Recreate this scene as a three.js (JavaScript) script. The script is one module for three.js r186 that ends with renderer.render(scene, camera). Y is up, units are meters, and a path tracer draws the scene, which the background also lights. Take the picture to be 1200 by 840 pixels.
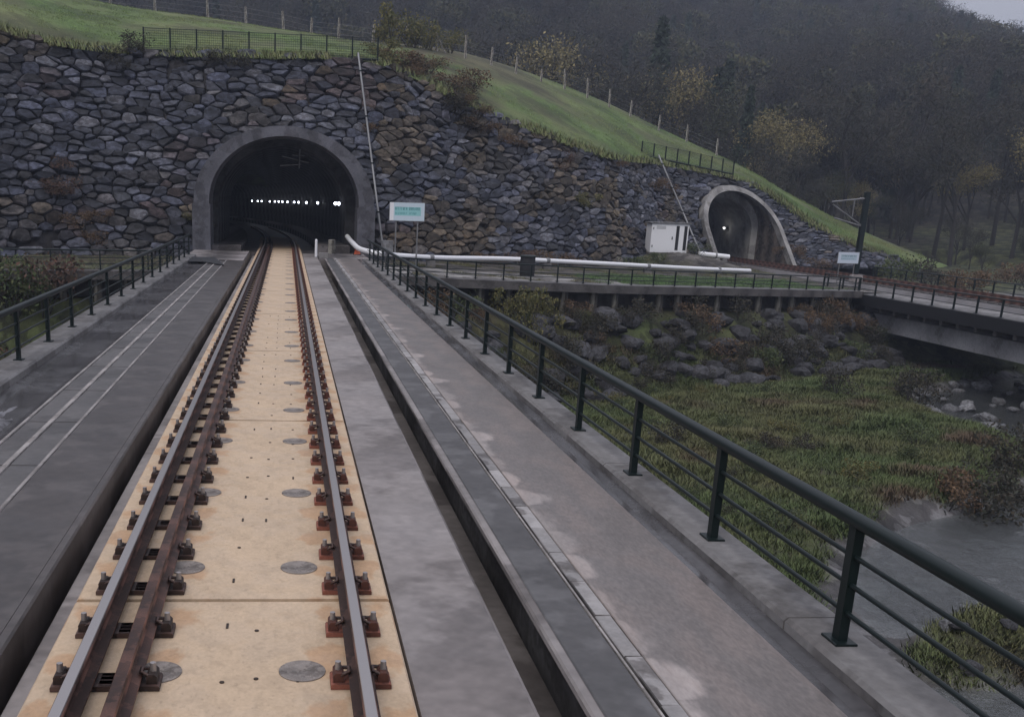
import * as THREE from 'three';
import { mergeGeometries, mergeVertices } from 'three/addons/utils/BufferGeometryUtils.js';
import { ImprovedNoise } from 'three/addons/math/ImprovedNoise.js';

// ------------------------------------------------------------------ camera
// world: x to the right of the track, y up, -z along the track towards the tunnel; top of the track slab is y = 0
const scene = new THREE.Scene();
const camera = new THREE.PerspectiveCamera(2 * Math.atan(560 / 1200) * 180 / Math.PI, 1540 / 1120, 0.1, 3000);
{
  // the lens: focal length 1200 px of a 1200 px wide picture, cropped off its axis; pitched down 15.5 deg, turned 4.5 deg, rolled 1.7 deg
  const along = new THREE.Vector3(-94 / 1200, 333 / 1200, -1).normalize();
  const up = new THREE.Vector3().crossVectors(along, new THREE.Vector3(1, -0.03, 0)).normalize();
  if (up.y < 0) up.negate();
  const right = new THREE.Vector3().crossVectors(along, up);
  const m = new THREE.Matrix4().makeBasis(right, up, along.clone().negate()).transpose();
  camera.quaternion.setFromRotationMatrix(m);
  camera.position.set(0.33, 2.65, 0);
  camera.setViewOffset(1540, 1120, 340, 0, 1200, 840);
}
// ------------------------------------------------------------------ sky, sun, exposure
const noise = new ImprovedNoise();
{
  const W = 512, H = 256, data = new Float32Array(W * H * 4);
  for (let j = 0; j < H; j++) for (let i = 0; i < W; i++) {
    const el = (j + 0.5) / H * Math.PI - Math.PI / 2, az = (i + 0.5) / W * Math.PI * 2;   // rows from the bottom up
    const s = Math.max(0, Math.sin(el)), x = Math.cos(el) * Math.cos(az), z = Math.cos(el) * Math.sin(az);
    const L = 0.92 * (1 + 2 * s) / 3;                                                      // overcast sky
    const cl = 1 + 0.16 * noise.noise(x * 3, s * 6, z * 3) + 0.1 * noise.noise(x * 8, s * 14 + 5, z * 8);
    const o = (j * W + i) * 4;
    data[o] = L * cl * 0.95; data[o + 1] = L * cl * 0.98; data[o + 2] = L * cl * 1.13; data[o + 3] = 1;
  }
  const t = new THREE.DataTexture(data, W, H, THREE.RGBAFormat, THREE.FloatType);
  t.mapping = THREE.EquirectangularReflectionMapping; t.magFilter = t.minFilter = THREE.LinearFilter; t.needsUpdate = true;
  scene.background = t; scene.environment = t;
}
const sun = new THREE.DirectionalLight(new THREE.Color(1, 0.93, 0.84), 0.9);
sun.position.set(-14, 48, 6); sun.target.position.set(6, 0, -30);
sun.castShadow = true; sun.shadow.radius = 45; sun.shadow.mapSize.set(2048, 2048);
Object.assign(sun.shadow.camera, { left: -90, right: 90, top: 90, bottom: -90, near: 1, far: 300 });
scene.add(sun, sun.target);
scene.fog = new THREE.FogExp2(new THREE.Color(0.56, 0.63, 0.8), 0.0007);
const renderer = new THREE.WebGLRenderer({ antialias: true });
renderer.toneMapping = THREE.LinearToneMapping;
renderer.toneMappingExposure = 1.2;
renderer.shadowMap.enabled = true;

// ------------------------------------------------------------------ helpers
function rng(seed) { let a = seed >>> 0; return () => { a = (a + 0x6D2B79F5) | 0; let t = Math.imul(a ^ (a >>> 15), 1 | a); t = (t + Math.imul(t ^ (t >>> 7), 61 | t)) ^ t; return ((t ^ (t >>> 14)) >>> 0) / 4294967296; }; }
const P = (X, Y, Z) => new THREE.Vector3(X, Y, -Z);
const lerp = (a, b, t) => a + (b - a) * t, clamp = (v, a = 0, b = 1) => Math.min(b, Math.max(a, v));
const smooth = (a, b, v) => { const t = clamp((v - a) / (b - a)); return t * t * (3 - 2 * t); };
const fbm = (x, y, o = 4, z = 0) => { let s = 0, a = 0.5, f = 1; for (let i = 0; i < o; i++) { s += a * noise.noise(x * f + i * 17.3, y * f - i * 9.1, z + i * 3.7); a *= 0.5; f *= 2.03; } return s; };
const taken = new Map();
function numbered(n) { const k = taken.get(n) ?? 0; taken.set(n, k + 1); return k ? `${n}_${String(k).padStart(3, '0')}` : n; }
function tag(o, label, category, group) { o.userData.label = label; o.userData.category = category; if (group) o.userData.group = group; return o; }
function thing(name, label, category, pos = [0, 0, 0], group) {
  const g = new THREE.Group(); g.name = numbered(name); g.position.set(pos[0], pos[1], -pos[2]); scene.add(g);
  return tag(g, label, category, group);
}
function part(name, geo, m, parent) { const o = new THREE.Mesh(geo, m); o.name = name; o.castShadow = o.receiveShadow = true; parent.add(o); return o; }
function single(name, geo, m, label, category, group) { return tag(part(numbered(name), geo, m, scene), label, category, group); }
function structure(name, geo, m, label) { const o = part(numbered(name), geo, m, scene); o.userData.kind = 'structure'; if (label) o.userData.label = label; return o; }
const asLocal = (geo, g) => geo.translate(-g.position.x, -g.position.y, -g.position.z);
const clean = (g) => { const q = g.index ? g.toNonIndexed() : g; for (const k of Object.keys(q.attributes)) if (!['position', 'normal', 'uv', 'color'].includes(k)) q.deleteAttribute(k); return q; };
const merge = (list) => mergeGeometries(list.map(clean), false);
function metreUV(g, s = 1) {
  const p = g.attributes.position, n = g.attributes.normal, uv = new Float32Array(p.count * 2);
  for (let i = 0; i < p.count; i++) {
    const ax = Math.abs(n.getX(i)), ay = Math.abs(n.getY(i)), az = Math.abs(n.getZ(i));
    const [u, v] = ay >= ax && ay >= az ? [p.getX(i), p.getZ(i)] : ax >= az ? [p.getZ(i), p.getY(i)] : [p.getX(i), p.getY(i)];
    uv[2 * i] = u / s; uv[2 * i + 1] = v / s;
  }
  g.setAttribute('uv', new THREE.BufferAttribute(uv, 2)); return g;
}
function box(x0, x1, y0, y1, Z0, Z1) { const g = new THREE.BoxGeometry(x1 - x0, y1 - y0, Z1 - Z0).toNonIndexed(); g.translate((x0 + x1) / 2, (y0 + y1) / 2, -(Z0 + Z1) / 2); return metreUV(g); }
// chamfered box: an extruded outline with cut corners
function cbox(x0, x1, y0, y1, Z0, Z1, c = 0.01) {
  return sweep([[x0, y0], [x1, y0], [x1, y1 - c], [x1 - c, y1], [x0 + c, y1], [x0, y1 - c]], [Z0, Z1]);
}
// a profile [[x, y], ...] carried along the stations Z; cx, cy bend it, front shifts the first station
function sweep(profile, Zs, { cx = () => 0, cy = () => 0, front, shear = false, closed = true, caps = true } = {}) {
  const pos = [], n = profile.length, m = closed ? n : n - 1;
  const at = (i, k) => { const [x, y] = profile[k % n]; const Z = Zs[i] + ((i === 0 || shear) && front ? front(x + cx(Zs[0]), y) : 0); return [x + cx(Zs[i]), y + cy(Zs[i]), -Z]; };
  const tri = (a, b, c) => pos.push(...a, ...b, ...c);
  const area = closed ? THREE.ShapeUtils.area(profile.map(([x, y]) => new THREE.Vector2(x, y))) : 1, flip = area < 0;
  for (let i = 0; i + 1 < Zs.length; i++) for (let k = 0; k < m; k++) {
    const a = at(i, k), b = at(i, k + 1), c = at(i + 1, k + 1), d = at(i + 1, k);
    if (flip) { tri(a, c, b); tri(a, d, c); } else { tri(a, b, c); tri(a, c, d); }
  }
  if (closed && caps) {
    const f = THREE.ShapeUtils.triangulateShape(profile.map(([x, y]) => new THREE.Vector2(x, y)), []);
    const L = Zs.length - 1;
    for (const [a, b, c] of f) { if (flip) { tri(at(0, a), at(0, b), at(0, c)); tri(at(L, a), at(L, c), at(L, b)); } else { tri(at(0, a), at(0, b), at(0, c)); tri(at(L, a), at(L, c), at(L, b)); } }
  }
  const g = new THREE.BufferGeometry(); g.setAttribute('position', new THREE.Float32BufferAttribute(pos, 3)); g.computeVertexNormals(); return metreUV(g);
}
function bar(a, b, r, seg = 8, r2 = r) {           // round bar between two points
  const d = b.clone().sub(a), g = new THREE.CylinderGeometry(r2, r, d.length(), seg, 1);
  g.applyQuaternion(new THREE.Quaternion().setFromUnitVectors(new THREE.Vector3(0, 1, 0), d.clone().normalize()));
  return g.translate((a.x + b.x) / 2, (a.y + b.y) / 2, (a.z + b.z) / 2);
}
const range = (a, b, s) => { const r = []; for (let v = a; v < b - 1e-6; v += s) r.push(v); r.push(b); return r; };
function paint(g, f) {                              // vertex colours, linear
  const p = g.attributes.position, c = new Float32Array(p.count * 3);
  for (let i = 0; i < p.count; i++) { const k = f(p.getX(i), p.getY(i), -p.getZ(i), i); c[3 * i] = k[0]; c[3 * i + 1] = k[1]; c[3 * i + 2] = k[2]; }
  g.setAttribute('color', new THREE.BufferAttribute(c, 3)); return g;
}
const plain = (g, c) => paint(g, () => c);

// ---- procedural textures (tileable value noise)
function tileNoise(size, cells, seed) {
  const r = rng(seed), lat = new Float32Array(cells * cells).map(() => r()), out = new Float32Array(size * size);
  for (let j = 0; j < size; j++) for (let i = 0; i < size; i++) {
    const x = i / size * cells, y = j / size * cells, xi = Math.floor(x), yi = Math.floor(y), fx = x - xi, fy = y - yi;
    const sx = fx * fx * (3 - 2 * fx), sy = fy * fy * (3 - 2 * fy), g = (a, b) => lat[(b % cells) * cells + (a % cells)];
    out[j * size + i] = lerp(lerp(g(xi, yi), g(xi + 1, yi), sx), lerp(g(xi, yi + 1), g(xi + 1, yi + 1), sx), sy);
  }
  return out;
}
function tileFbm(size, cells, oct, seed) {
  const out = new Float32Array(size * size); let a = 0.5, tot = 0;
  for (let o = 0; o < oct; o++) { const n = tileNoise(size, Math.min(size, cells << o), seed + o * 7); for (let i = 0; i < out.length; i++) out[i] += a * n[i]; tot += a; a *= 0.55; }
  for (let i = 0; i < out.length; i++) out[i] /= tot; return out;
}
function texture(size, f, srgb = true, sizeY = size) {
  const d = new Uint8Array(size * sizeY * 4);
  for (let i = 0; i < size * sizeY; i++) { const c = f(i, i % size, Math.floor(i / size)); for (let k = 0; k < 3; k++) d[4 * i + k] = clamp(c[k]) * 255; d[4 * i + 3] = 255; }
  const t = new THREE.DataTexture(d, size, sizeY); t.wrapS = t.wrapT = THREE.RepeatWrapping; t.magFilter = THREE.LinearFilter; t.minFilter = THREE.LinearMipmapLinearFilter; t.generateMipmaps = true;
  if (srgb) t.colorSpace = THREE.SRGBColorSpace; t.needsUpdate = true; return t;
}
const N = 512;
const nCoarse = tileFbm(N, 3, 6, 11), nMid = tileFbm(N, 10, 5, 23), nFine = tileFbm(N, 64, 3, 37), nStreak = tileFbm(N, 5, 6, 51);
// concrete: tone patches, damp stains with ragged outlines, fine grain; multiplies a material's colour
function concreteMap(seed, contrast, stain) {
  const a = tileFbm(N, 2, 7, seed), b = tileFbm(N, 5, 6, seed + 100);
  return texture(N, (i) => {
    const s = smooth(0.5, 0.58, b[i]) * stain, v = 0.8 + (a[i] - 0.5) * contrast + (nFine[i] - 0.5) * 0.16 - s * 0.22;
    return [v, v * (1 - 0.015 * s), v * (1 - 0.02 * s)];
  });
}
const grainBump = texture(N, (i) => { const v = nFine[i] * 0.6 + nMid[i] * 0.4; return [v, v, v]; }, false);
const roughVar = (lo, hi, src = nMid) => texture(N, (i) => { const v = lerp(lo, hi, smooth(0.35, 0.65, src[i])); return [v, v, v]; }, false);
const rep = (t, x, y = x) => { const c = t.clone(); c.repeat.set(1 / x, 1 / y); c.needsUpdate = true; return c; };
const concA = concreteMap(3, 0.5, 0.6), concB = concreteMap(9, 0.75, 1);
const wetRough = roughVar(0.34, 0.48, nCoarse), dryRough = roughVar(0.6, 0.95);
const std = (o) => new THREE.MeshStandardMaterial(o);
const C = (r, g, b) => new THREE.Color().setRGB(r, g, b);
const concrete = (r, g, b, tile = 2.2, map = concA, rough = dryRough, bump = 0.0015) =>
  std({ color: C(r, g, b), map: rep(map, tile), roughnessMap: rep(rough, tile * 0.83), roughness: 1, bumpMap: rep(grainBump, tile * 0.4), bumpScale: bump });

// track slab, one texture over a slab 2.1 m wide and 5.7 m long: fine pours, rust run-off round the fastenings, grey brake dust, oil drips
const slabMap = (() => {
  const W = 512, H = 1024, a = tileFbm(W, 3, 6, 71), b = tileFbm(W, 12, 5, 79), c = tileFbm(W, 40, 3, 83);
  const t = texture(W, (i, x, y) => {
    const X = x / W * 2.1 - 1.05, Z = y / H * 5.7, k = (y % W) * W + x, k2 = ((y * 2 + 77) % W) * W + ((x * 2 + 31) % W);
    let v = 0.9 + (a[k] - 0.5) * 0.1 + (nFine[k2] - 0.5) * 0.09 + (c[k] - 0.5) * 0.04, r = 1, g = 1, bl = 1;
    const f = ((Z - 0.25) / 0.7) % 1, dz = Math.min(f, 1 - f) * 0.7;
    for (const [cx, w] of [[0.6, 0.14], [0.93, 0.1], [-0.93, 0.1], [-0.35, 0.13]]) { const d = Math.hypot((X - cx) / w, dz / 0.17), s = smooth(1.1, 0.5, d + (b[k] - 0.5) * 2.4) * 0.55; r -= 0.06 * s; g -= 0.17 * s; bl -= 0.26 * s; }
    const dust = smooth(0.5, 0.66, b[k2] + 0.1 * (Math.abs(Math.abs(X) - 0.75) < 0.22 ? 1 : 0)) * 0.5; v -= dust * 0.07;
    const drip = smooth(0.7, 0.76, c[k2]) * (Math.abs(X) < 0.4 ? 0.35 : 0.15); v -= drip * 0.14;
    return [v * r, v * g, v * bl];
  }, true, H);
  t.repeat.set(1 / 2.1, 1 / 5.7); t.offset.set(0.5, 0); return t;
})();
const M = {
  slab: std({ color: C(0.66, 0.495, 0.34), map: slabMap, roughnessMap: rep(dryRough, 1.7), roughness: 1, bumpMap: rep(grainBump, 0.7), bumpScale: 0.003 }),
  disc: concrete(0.42, 0.365, 0.33, 1), hole: concrete(0.09, 0.06, 0.045, 1),
  bedRight: concrete(0.42, 0.375, 0.36, 5.2, concA, roughVar(0.45, 0.7, nCoarse), 0.001), bedLeft: concrete(0.155, 0.13, 0.122, 4.2, concA, wetRough, 0.0008),
  beam: concrete(0.20, 0.19, 0.19, 4.1, concA, wetRough, 0.0008), darkConcrete: concrete(0.18, 0.165, 0.16, 1.5, concA, wetRough),
  gutter: concrete(0.125, 0.118, 0.122, 3.8, concA, roughVar(0.16, 0.3, nCoarse), 0.0006), line: concrete(0.5, 0.46, 0.44, 1.2, concA),
  duct: concrete(0.165, 0.15, 0.145, 3.6, concA, wetRough, 0.0008), kerb: concrete(0.30, 0.285, 0.28, 2.9, concA),
  portal: concrete(0.20, 0.20, 0.235, 2.6, concA), rim: concrete(0.42, 0.40, 0.38, 2.1, concA), lining: concrete(0.58, 0.57, 0.56, 3.1, concA), tunnelShade: concrete(0.075, 0.072, 0.072, 3.1, concB), hood: concrete(0.16, 0.13, 0.11, 1.7, concB), apron: concrete(0.28, 0.25, 0.245, 2.6, concB),
  girder: concrete(0.44, 0.43, 0.45, 4, concA), pile: concrete(0.32, 0.30, 0.26, 1.4, concB),
  steelDark: new THREE.MeshPhysicalMaterial({ color: C(0.006, 0.012, 0.012), roughness: 0.4, specularIntensity: 0.55, bumpMap: rep(grainBump, 0.3), bumpScale: 0.0006 }),
  black: std({ color: C(0.012, 0.012, 0.014), roughness: 0.6 }),
  railHead: std({ color: C(0.40, 0.37, 0.36), metalness: 0.85, roughness: 0.32 }),
  rust: std({ color: C(0.16, 0.075, 0.055), map: rep(concB, 0.7), roughness: 0.8, bumpMap: rep(grainBump, 0.15), bumpScale: 0.001 }),
  rustRed: std({ color: C(0.34, 0.115, 0.075), map: rep(concB, 0.5), roughness: 0.72, bumpMap: rep(grainBump, 0.15), bumpScale: 0.001 }),
  guard: std({ color: C(0.21, 0.095, 0.065), map: rep(concB, 0.6), roughness: 0.55, metalness: 0.25 }),
  clip: std({ color: C(0.10, 0.055, 0.045), map: rep(concB, 0.4), roughness: 0.65 }),
  boltSteel: std({ color: C(0.34, 0.31, 0.3), metalness: 0.6, roughness: 0.45 }),
  white: std({ color: C(0.8, 0.8, 0.82), roughness: 0.5, bumpMap: rep(grainBump, 1), bumpScale: 0.002 }),
  galv: std({ color: C(0.42, 0.42, 0.43), map: rep(concA, 0.7), metalness: 0.35, roughness: 0.5 }),
  wood: std({ color: C(0.62, 0.58, 0.52), map: rep(concB, 0.5), roughness: 0.9 }),
  stone: std({ vertexColors: true, map: rep(concreteMap(33, 0.9, 1), 0.9), roughness: 0.82, bumpMap: rep(grainBump, 0.55), bumpScale: 0.03 }),
  earth: std({ vertexColors: true, map: rep(concreteMap(45, 0.9, 1), 2.6), roughness: 1, bumpMap: rep(grainBump, 1.1), bumpScale: 0.06 }),
  turf: std({ vertexColors: true, map: rep(concreteMap(57, 0.5, 0.5), 7.3), roughness: 1, bumpMap: rep(grainBump, 2.3), bumpScale: 0.04 }),
  leaf: std({ vertexColors: true, roughness: 0.85, side: THREE.DoubleSide }),
  bark: std({ color: C(0.034, 0.03, 0.027), roughness: 0.95 }),
};

// ------------------------------------------------------------------ the lie of the land
const curve = (pts) => new THREE.CatmullRomCurve3(pts.map(([x, y, z]) => new THREE.Vector3(x, y, z)), false, 'centripetal');
// foot and top of the stone-pitched slope, then the ridge of the meadow above it, as [X, Y, Z forward]
const footPts = [[-18, -0.4, 40.5], [-11, -0.4, 49.6], [-7, -0.4, 50.6], [0, -0.4, 50.8], [4.6, -0.35, 50.8], [11.5, -0.6, 55], [20, -0.95, 61.5], [28, -1.3, 70.2], [34, -1.45, 73.4], [40, -1.5, 76], [45, -1.55, 76.5], [49.3, -1.9, 76.2]];
const topPts = [[-19.5, 11.4, 45.5], [-12, 9.5, 54.4], [-7.7, 9.25, 56], [-1, 9.35, 56.4], [4.4, 9.4, 57], [11.3, 7.6, 61.5], [19.7, 5.65, 66.4], [28.5, 5.5, 77.6], [37, 4.25, 81], [42.1, 1.25, 80], [45.4, -0.1, 79], [49.4, -1.55, 77]];
const ridgePts = [[-34, 20, 70], [-21, 16, 73], [-12, 14.8, 77], [-5.4, 14.6, 80], [3.2, 13.9, 82], [14, 14.1, 88], [27.8, 11.6, 95], [35.1, 9, 96], [41.4, 6.2, 94], [46, 3.35, 91], [49.4, 1.3, 88], [56, -1.6, 84]];
const K = 260;
const sampleIdx = (pts, t) => { const c = sampleIdx.cache.get(pts) ?? sampleIdx.cache.set(pts, curve(pts)).get(pts); return c.getPoint(clamp(t)); };
sampleIdx.cache = new Map();
const footZ = (X) => { const p = footPts; if (X <= p[0][0]) return p[0][2]; for (let i = 0; i + 1 < p.length; i++) if (X <= p[i + 1][0]) return lerp(p[i][2], p[i + 1][2], (X - p[i][0]) / (p[i + 1][0] - p[i][0])); return p[p.length - 1][2]; };
const mound = (X, Z) => 1.0 * Math.exp(-(((X - 25.5) / 4) ** 2) - (((Z - 65) / 2.6) ** 2));
const terraceY = (X) => X < 0 ? -0.42 : lerp(-0.3, -1.5, clamp((X - 4) / 28));
// front edge of the terraces before the two tunnels
const edgePts = [[-60, 36], [-18, 37.6], [-4, 41], [4, 40.2], [6.5, 40.4], [14, 43], [22, 47.4], [30.4, 52], [38, 52.4], [60, 56], [120, 70]];
const edgeZ = (X) => { for (let i = 0; i + 1 < edgePts.length; i++) if (X <= edgePts[i + 1][0]) return lerp(edgePts[i][1], edgePts[i + 1][1], (X - edgePts[i][0]) / (edgePts[i + 1][0] - edgePts[i][0])); return 70; };
const riverX = (Z) => 33 + (Z - 38) * 0.82 + 1.2 * Math.sin(Z * 0.17) + 5 * Math.exp(-(((Z - 29) / 4.5) ** 2)) - 3.5 * Math.exp(-(((Z - 42) / 5) ** 2));       // middle line of the river
const island = (X, Z) => Math.exp(-(((X - 13.6) / 2.1) ** 2) - (((Z - 16.6 - (X - 13.6) * 0.5) / 1.2) ** 2));      // grassy shoal
const riverHalf = (Z) => 5 + 0.8 * Math.sin(Z * 0.31 + 1);
function valleyY(X, Z) {
  let y = -4.7 + 0.35 * fbm(X * 0.09, Z * 0.09, 4) + 0.12 * fbm(X * 0.5, Z * 0.5, 3, 4);
  const d = Math.abs(X - riverX(Z)) - riverHalf(Z);
  y -= 0.75 * (1 - smooth(-1.5, 1.6, d)) - 0.95 * island(X, Z);
  if (X > 42) y += smooth(42, 62, X) * 3.4 * smooth(10, 60, Z);
  const e = edgeZ(X) - Z;                                                     // distance in front of the terrace edge
  if (X < 39) y = lerp(y, terraceY(X) - 1.05, 1 - smooth(-0.4, 3.8, e));
  else y = lerp(y, -2.2, 1 - smooth(-4, 12, e));
  if (X < -4) y += smooth(-8, -30, X) * 2.2;
  return y;
}
function gridMesh(xs, zs, f) {
  const pos = [], idx = [], uv = [], nx = xs.length;
  for (const Z of zs) for (const X of xs) { const [x, y, z] = f(X, Z); pos.push(x, y, -z); uv.push(x, z); }
  for (let j = 0; j + 1 < zs.length; j++) for (let i = 0; i + 1 < nx; i++) { const a = j * nx + i, b = a + 1, c = a + nx, d = c + 1; idx.push(a, b, d, a, d, c); }
  const g = new THREE.BufferGeometry(); g.setAttribute('position', new THREE.Float32BufferAttribute(pos, 3)); g.setAttribute('uv', new THREE.Float32BufferAttribute(uv, 2)); g.setIndex(idx); g.computeVertexNormals(); return g;
}
const mix3 = (a, b, t) => [lerp(a[0], b[0], t), lerp(a[1], b[1], t), lerp(a[2], b[2], t)];
const grassA = [0.10, 0.13, 0.045], grassB = [0.14, 0.135, 0.058], soil = [0.10, 0.078, 0.055], gravel = [0.27, 0.26, 0.265];
const gravelness = (X, Z) => { const d = Math.abs(X - riverX(Z)) - riverHalf(Z) + 2.2 * fbm(X * 0.35, Z * 0.35, 4, 2); return (1 - smooth(0.2, 0.8, d)) * (1 - smooth(0.25, 0.45, island(X, Z) + 0.2 * fbm(X, Z, 3, 5))); };
{
  const xs = [...range(-70, -20, 5), ...range(-18, 48, 0.5), ...range(52, 140, 4)], zs = [...range(-40, 4, 4), ...range(5, 62, 0.5), ...range(66, 110, 4)];
  const g = gridMesh(xs, zs, (X, Z) => [X, valleyY(X, Z), Z]);
  paint(g, (X, Y, Z) => {
    const n = fbm(X * 0.16, Z * 0.16, 4, 1), k = fbm(X * 0.7, Z * 0.7, 3, 7);
    let c = mix3(mix3(grassA, grassB, clamp(0.5 + n * 1.6)), soil, smooth(0.1, 0.4, n * 0.7 + k * 0.6));
    return mix3(c, gravel, gravelness(X, Z));
  });
  structure('valley_floor', g, M.earth, 'rough grass and gravel on the valley floor below the viaducts');
}
{ // river: shallow water over the gravel
  const zs = range(-30, 70, 0.5);
  const g = gridMesh(range(-1, 1, 0.08), zs, (s, Z) => [riverX(Z) + s * (riverHalf(Z) + 1.4), -5.12 + 0.05 * fbm(s * 7, Z * 1.6, 3, 3) * smooth(26, 40, Z) + 0.012 * fbm(s * 16, Z * 2.4, 2, 5), Z]);
  structure('river', g, new THREE.MeshPhysicalMaterial({ color: C(0.9, 0.93, 0.93), transmission: 0.95, thickness: 0.3, ior: 1.33, attenuationColor: C(0.3, 0.34, 0.34), attenuationDistance: 0.5, roughness: 0.12, bumpMap: rep(grainBump, 3.2), bumpScale: 0.035 }), 'shallow grey river running under both viaducts');
}
{ // terraces in front of the tunnels
  const mk = (x0, x1, name, label, colour) => {
    const xs = range(x0, x1, 0.35), ts = range(0, 1, 0.025);
    const g = gridMesh(xs, ts, (X, t) => { const a = edgeZ(X), b = Math.max(a + 1, footZ(X) + 1.2), Z = lerp(a, b, t); return [X, terraceY(X) + 0.06 * fbm(X * 0.8, Z * 0.8, 3) * smooth(0, 0.2, t) + mound(X, Z), Z]; });
    paint(g, (X, Y, Z) => colour(X, Z, Z - edgeZ(X))); structure(name, g, M.earth, label);
  };
  mk(3.9, 38.6, 'terrace_ground', 'level ground between the terrace railing and the stone slope', (X, Z, d) => {
    const n = fbm(X * 0.4, Z * 0.4, 4, 3);
    let c = mix3([0.19, 0.175, 0.16], [0.12, 0.10, 0.08], clamp(0.5 + n * 1.8));
    const green = smooth(13.5, 16.5, X + n * 4) * smooth(30.5, 28.5, X + n * 2) * smooth(0.3, 0.7, d + n);
    c = mix3(c, [0.095, 0.15, 0.05], green * smooth(8.5, 7, d + n * 2));
    c = mix3(c, [0.13, 0.13, 0.055], smooth(6.5, 9, d + n * 4) * smooth(0.05, 0.25, n + 0.1 * (X > 16 ? 1 : 0)));
    return mix3([0.40, 0.38, 0.365], c, smooth(1.1, 1.5, d + n - 4.5 * smooth(16.5, 13, X + 3 * n)));
  });
  mk(-40, -3.9, 'terrace_ground', 'narrow grassy ledge under the stone slope beside the viaduct', (X, Z, d) => {
    const n = fbm(X * 0.4, Z * 0.4, 4, 6); return mix3(mix3([0.17, 0.17, 0.11], [0.10, 0.12, 0.05], clamp(0.5 + n * 2)), [0.11, 0.085, 0.06], smooth(3, 5, d + n * 3));
  });
}
// meadow above the stone slope, over the ridge and down behind it
const hillRows = [0, 0.02, 0.06, ...range(0.12, 1, 0.055), 1.12, 1.3, 1.6, 2];
function hillPoint(t, v) {
  const a = sampleIdx(topPts, t), b = sampleIdx(ridgePts, t);
  if (v <= 1) { const p = a.clone().lerp(b, v); p.y = lerp(a.y, b.y, Math.sin(v * Math.PI / 2) * 0.35 + v * 0.65) + 0.22 * fbm(p.x * 0.2, p.z * 0.2, 3) * Math.sin(v * Math.PI); return p; }
  const p = b.clone(); p.z += (v - 1) * 32; p.x += (v - 1) * 10; p.y -= (v - 1) * (v - 1) * 10 + (v - 1) * 1.5; return p;
}
{
  const g = gridMesh(range(0, 1, 1 / 240), hillRows, (t, v) => { const p = hillPoint(t, v); return [p.x, p.y, p.z]; });
  paint(g, (X, Y, Z) => { const n = fbm(X * 0.13, Z * 0.13, 4, 8), k = fbm(X * 0.9, Z * 0.5, 3, 2);
    let c = mix3([0.135, 0.22, 0.058], [0.19, 0.225, 0.082], clamp(0.5 + n * 1.7 + k * 0.5));
    c = mix3(c, [0.16, 0.15, 0.075], smooth(0.06, 0.24, fbm(X * 0.22, Z * 0.22, 4, 15)) * 0.5);
    c = mix3(c, [0.15, 0.128, 0.075], smooth(72, 80, Z + 8 * k) * smooth(24, 17, X + 6 * n) * smooth(1, 6, X) * 0.8);
    const scrub = smooth(6, 10, X + 3 * k) * smooth(16, 11, X) * smooth(0.0, 0.3, k + 0.15);
    return mix3(c, [0.12, 0.095, 0.055], scrub * 0.8); });
  structure('meadow', g, M.turf, 'green meadow bank above the tunnels');
}
// the wooded mountain behind
const mountainY = (X, Z) => {
  const D = Math.hypot(X, Z), az = Math.atan2(X, Z) * 180 / Math.PI;
  const s2 = az < 29 ? lerp(0.40, 0.235, smooth(8, 29, az)) : lerp(0.235, 0.02, smooth(27.5, 48, az));
  const near = az < 26 ? 0.05 : 0.085;
  let y = -3.5 + near * clamp(D - 92, 0, 70) + s2 * clamp(D - 150, 0, 190) - 0.3 * Math.max(0, D - 342);
  return y + 5 * fbm(X * 0.016, Z * 0.016, 3, 9) * smooth(110, 200, D);
};
{
  const g = gridMesh(range(-300, 460, 8), range(70, 460, 8), (X, Z) => [X, mountainY(X, Z) - (Z < 100 && X < 62 ? 6 : 0), Z]);
  paint(g, (X, Y, Z) => { const n = fbm(X * 0.05, Z * 0.05, 4, 12); const D = Math.hypot(X, Z);
    return mix3(mix3([0.055, 0.048, 0.036], [0.075, 0.06, 0.045], clamp(0.5 + n)), [0.115, 0.125, 0.045], smooth(0.0, 0.2, n + 0.18) * smooth(165, 140, D) * smooth(55, 62, X)); });
  structure('mountain', g, M.earth, 'dark wooded mountainside behind the meadow');
}
// far ground to the horizon, lower than all the rest
{
  const g = gridMesh([-620, -300, -70, 140, 460, 620], [-420, -300, -40, 110, 460, 620], (X, Z) => [X, -7.5, Z]);
  plain(g, [0.07, 0.075, 0.04]); structure('ground', g, M.earth, 'lower ground around the valley');
}

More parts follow.
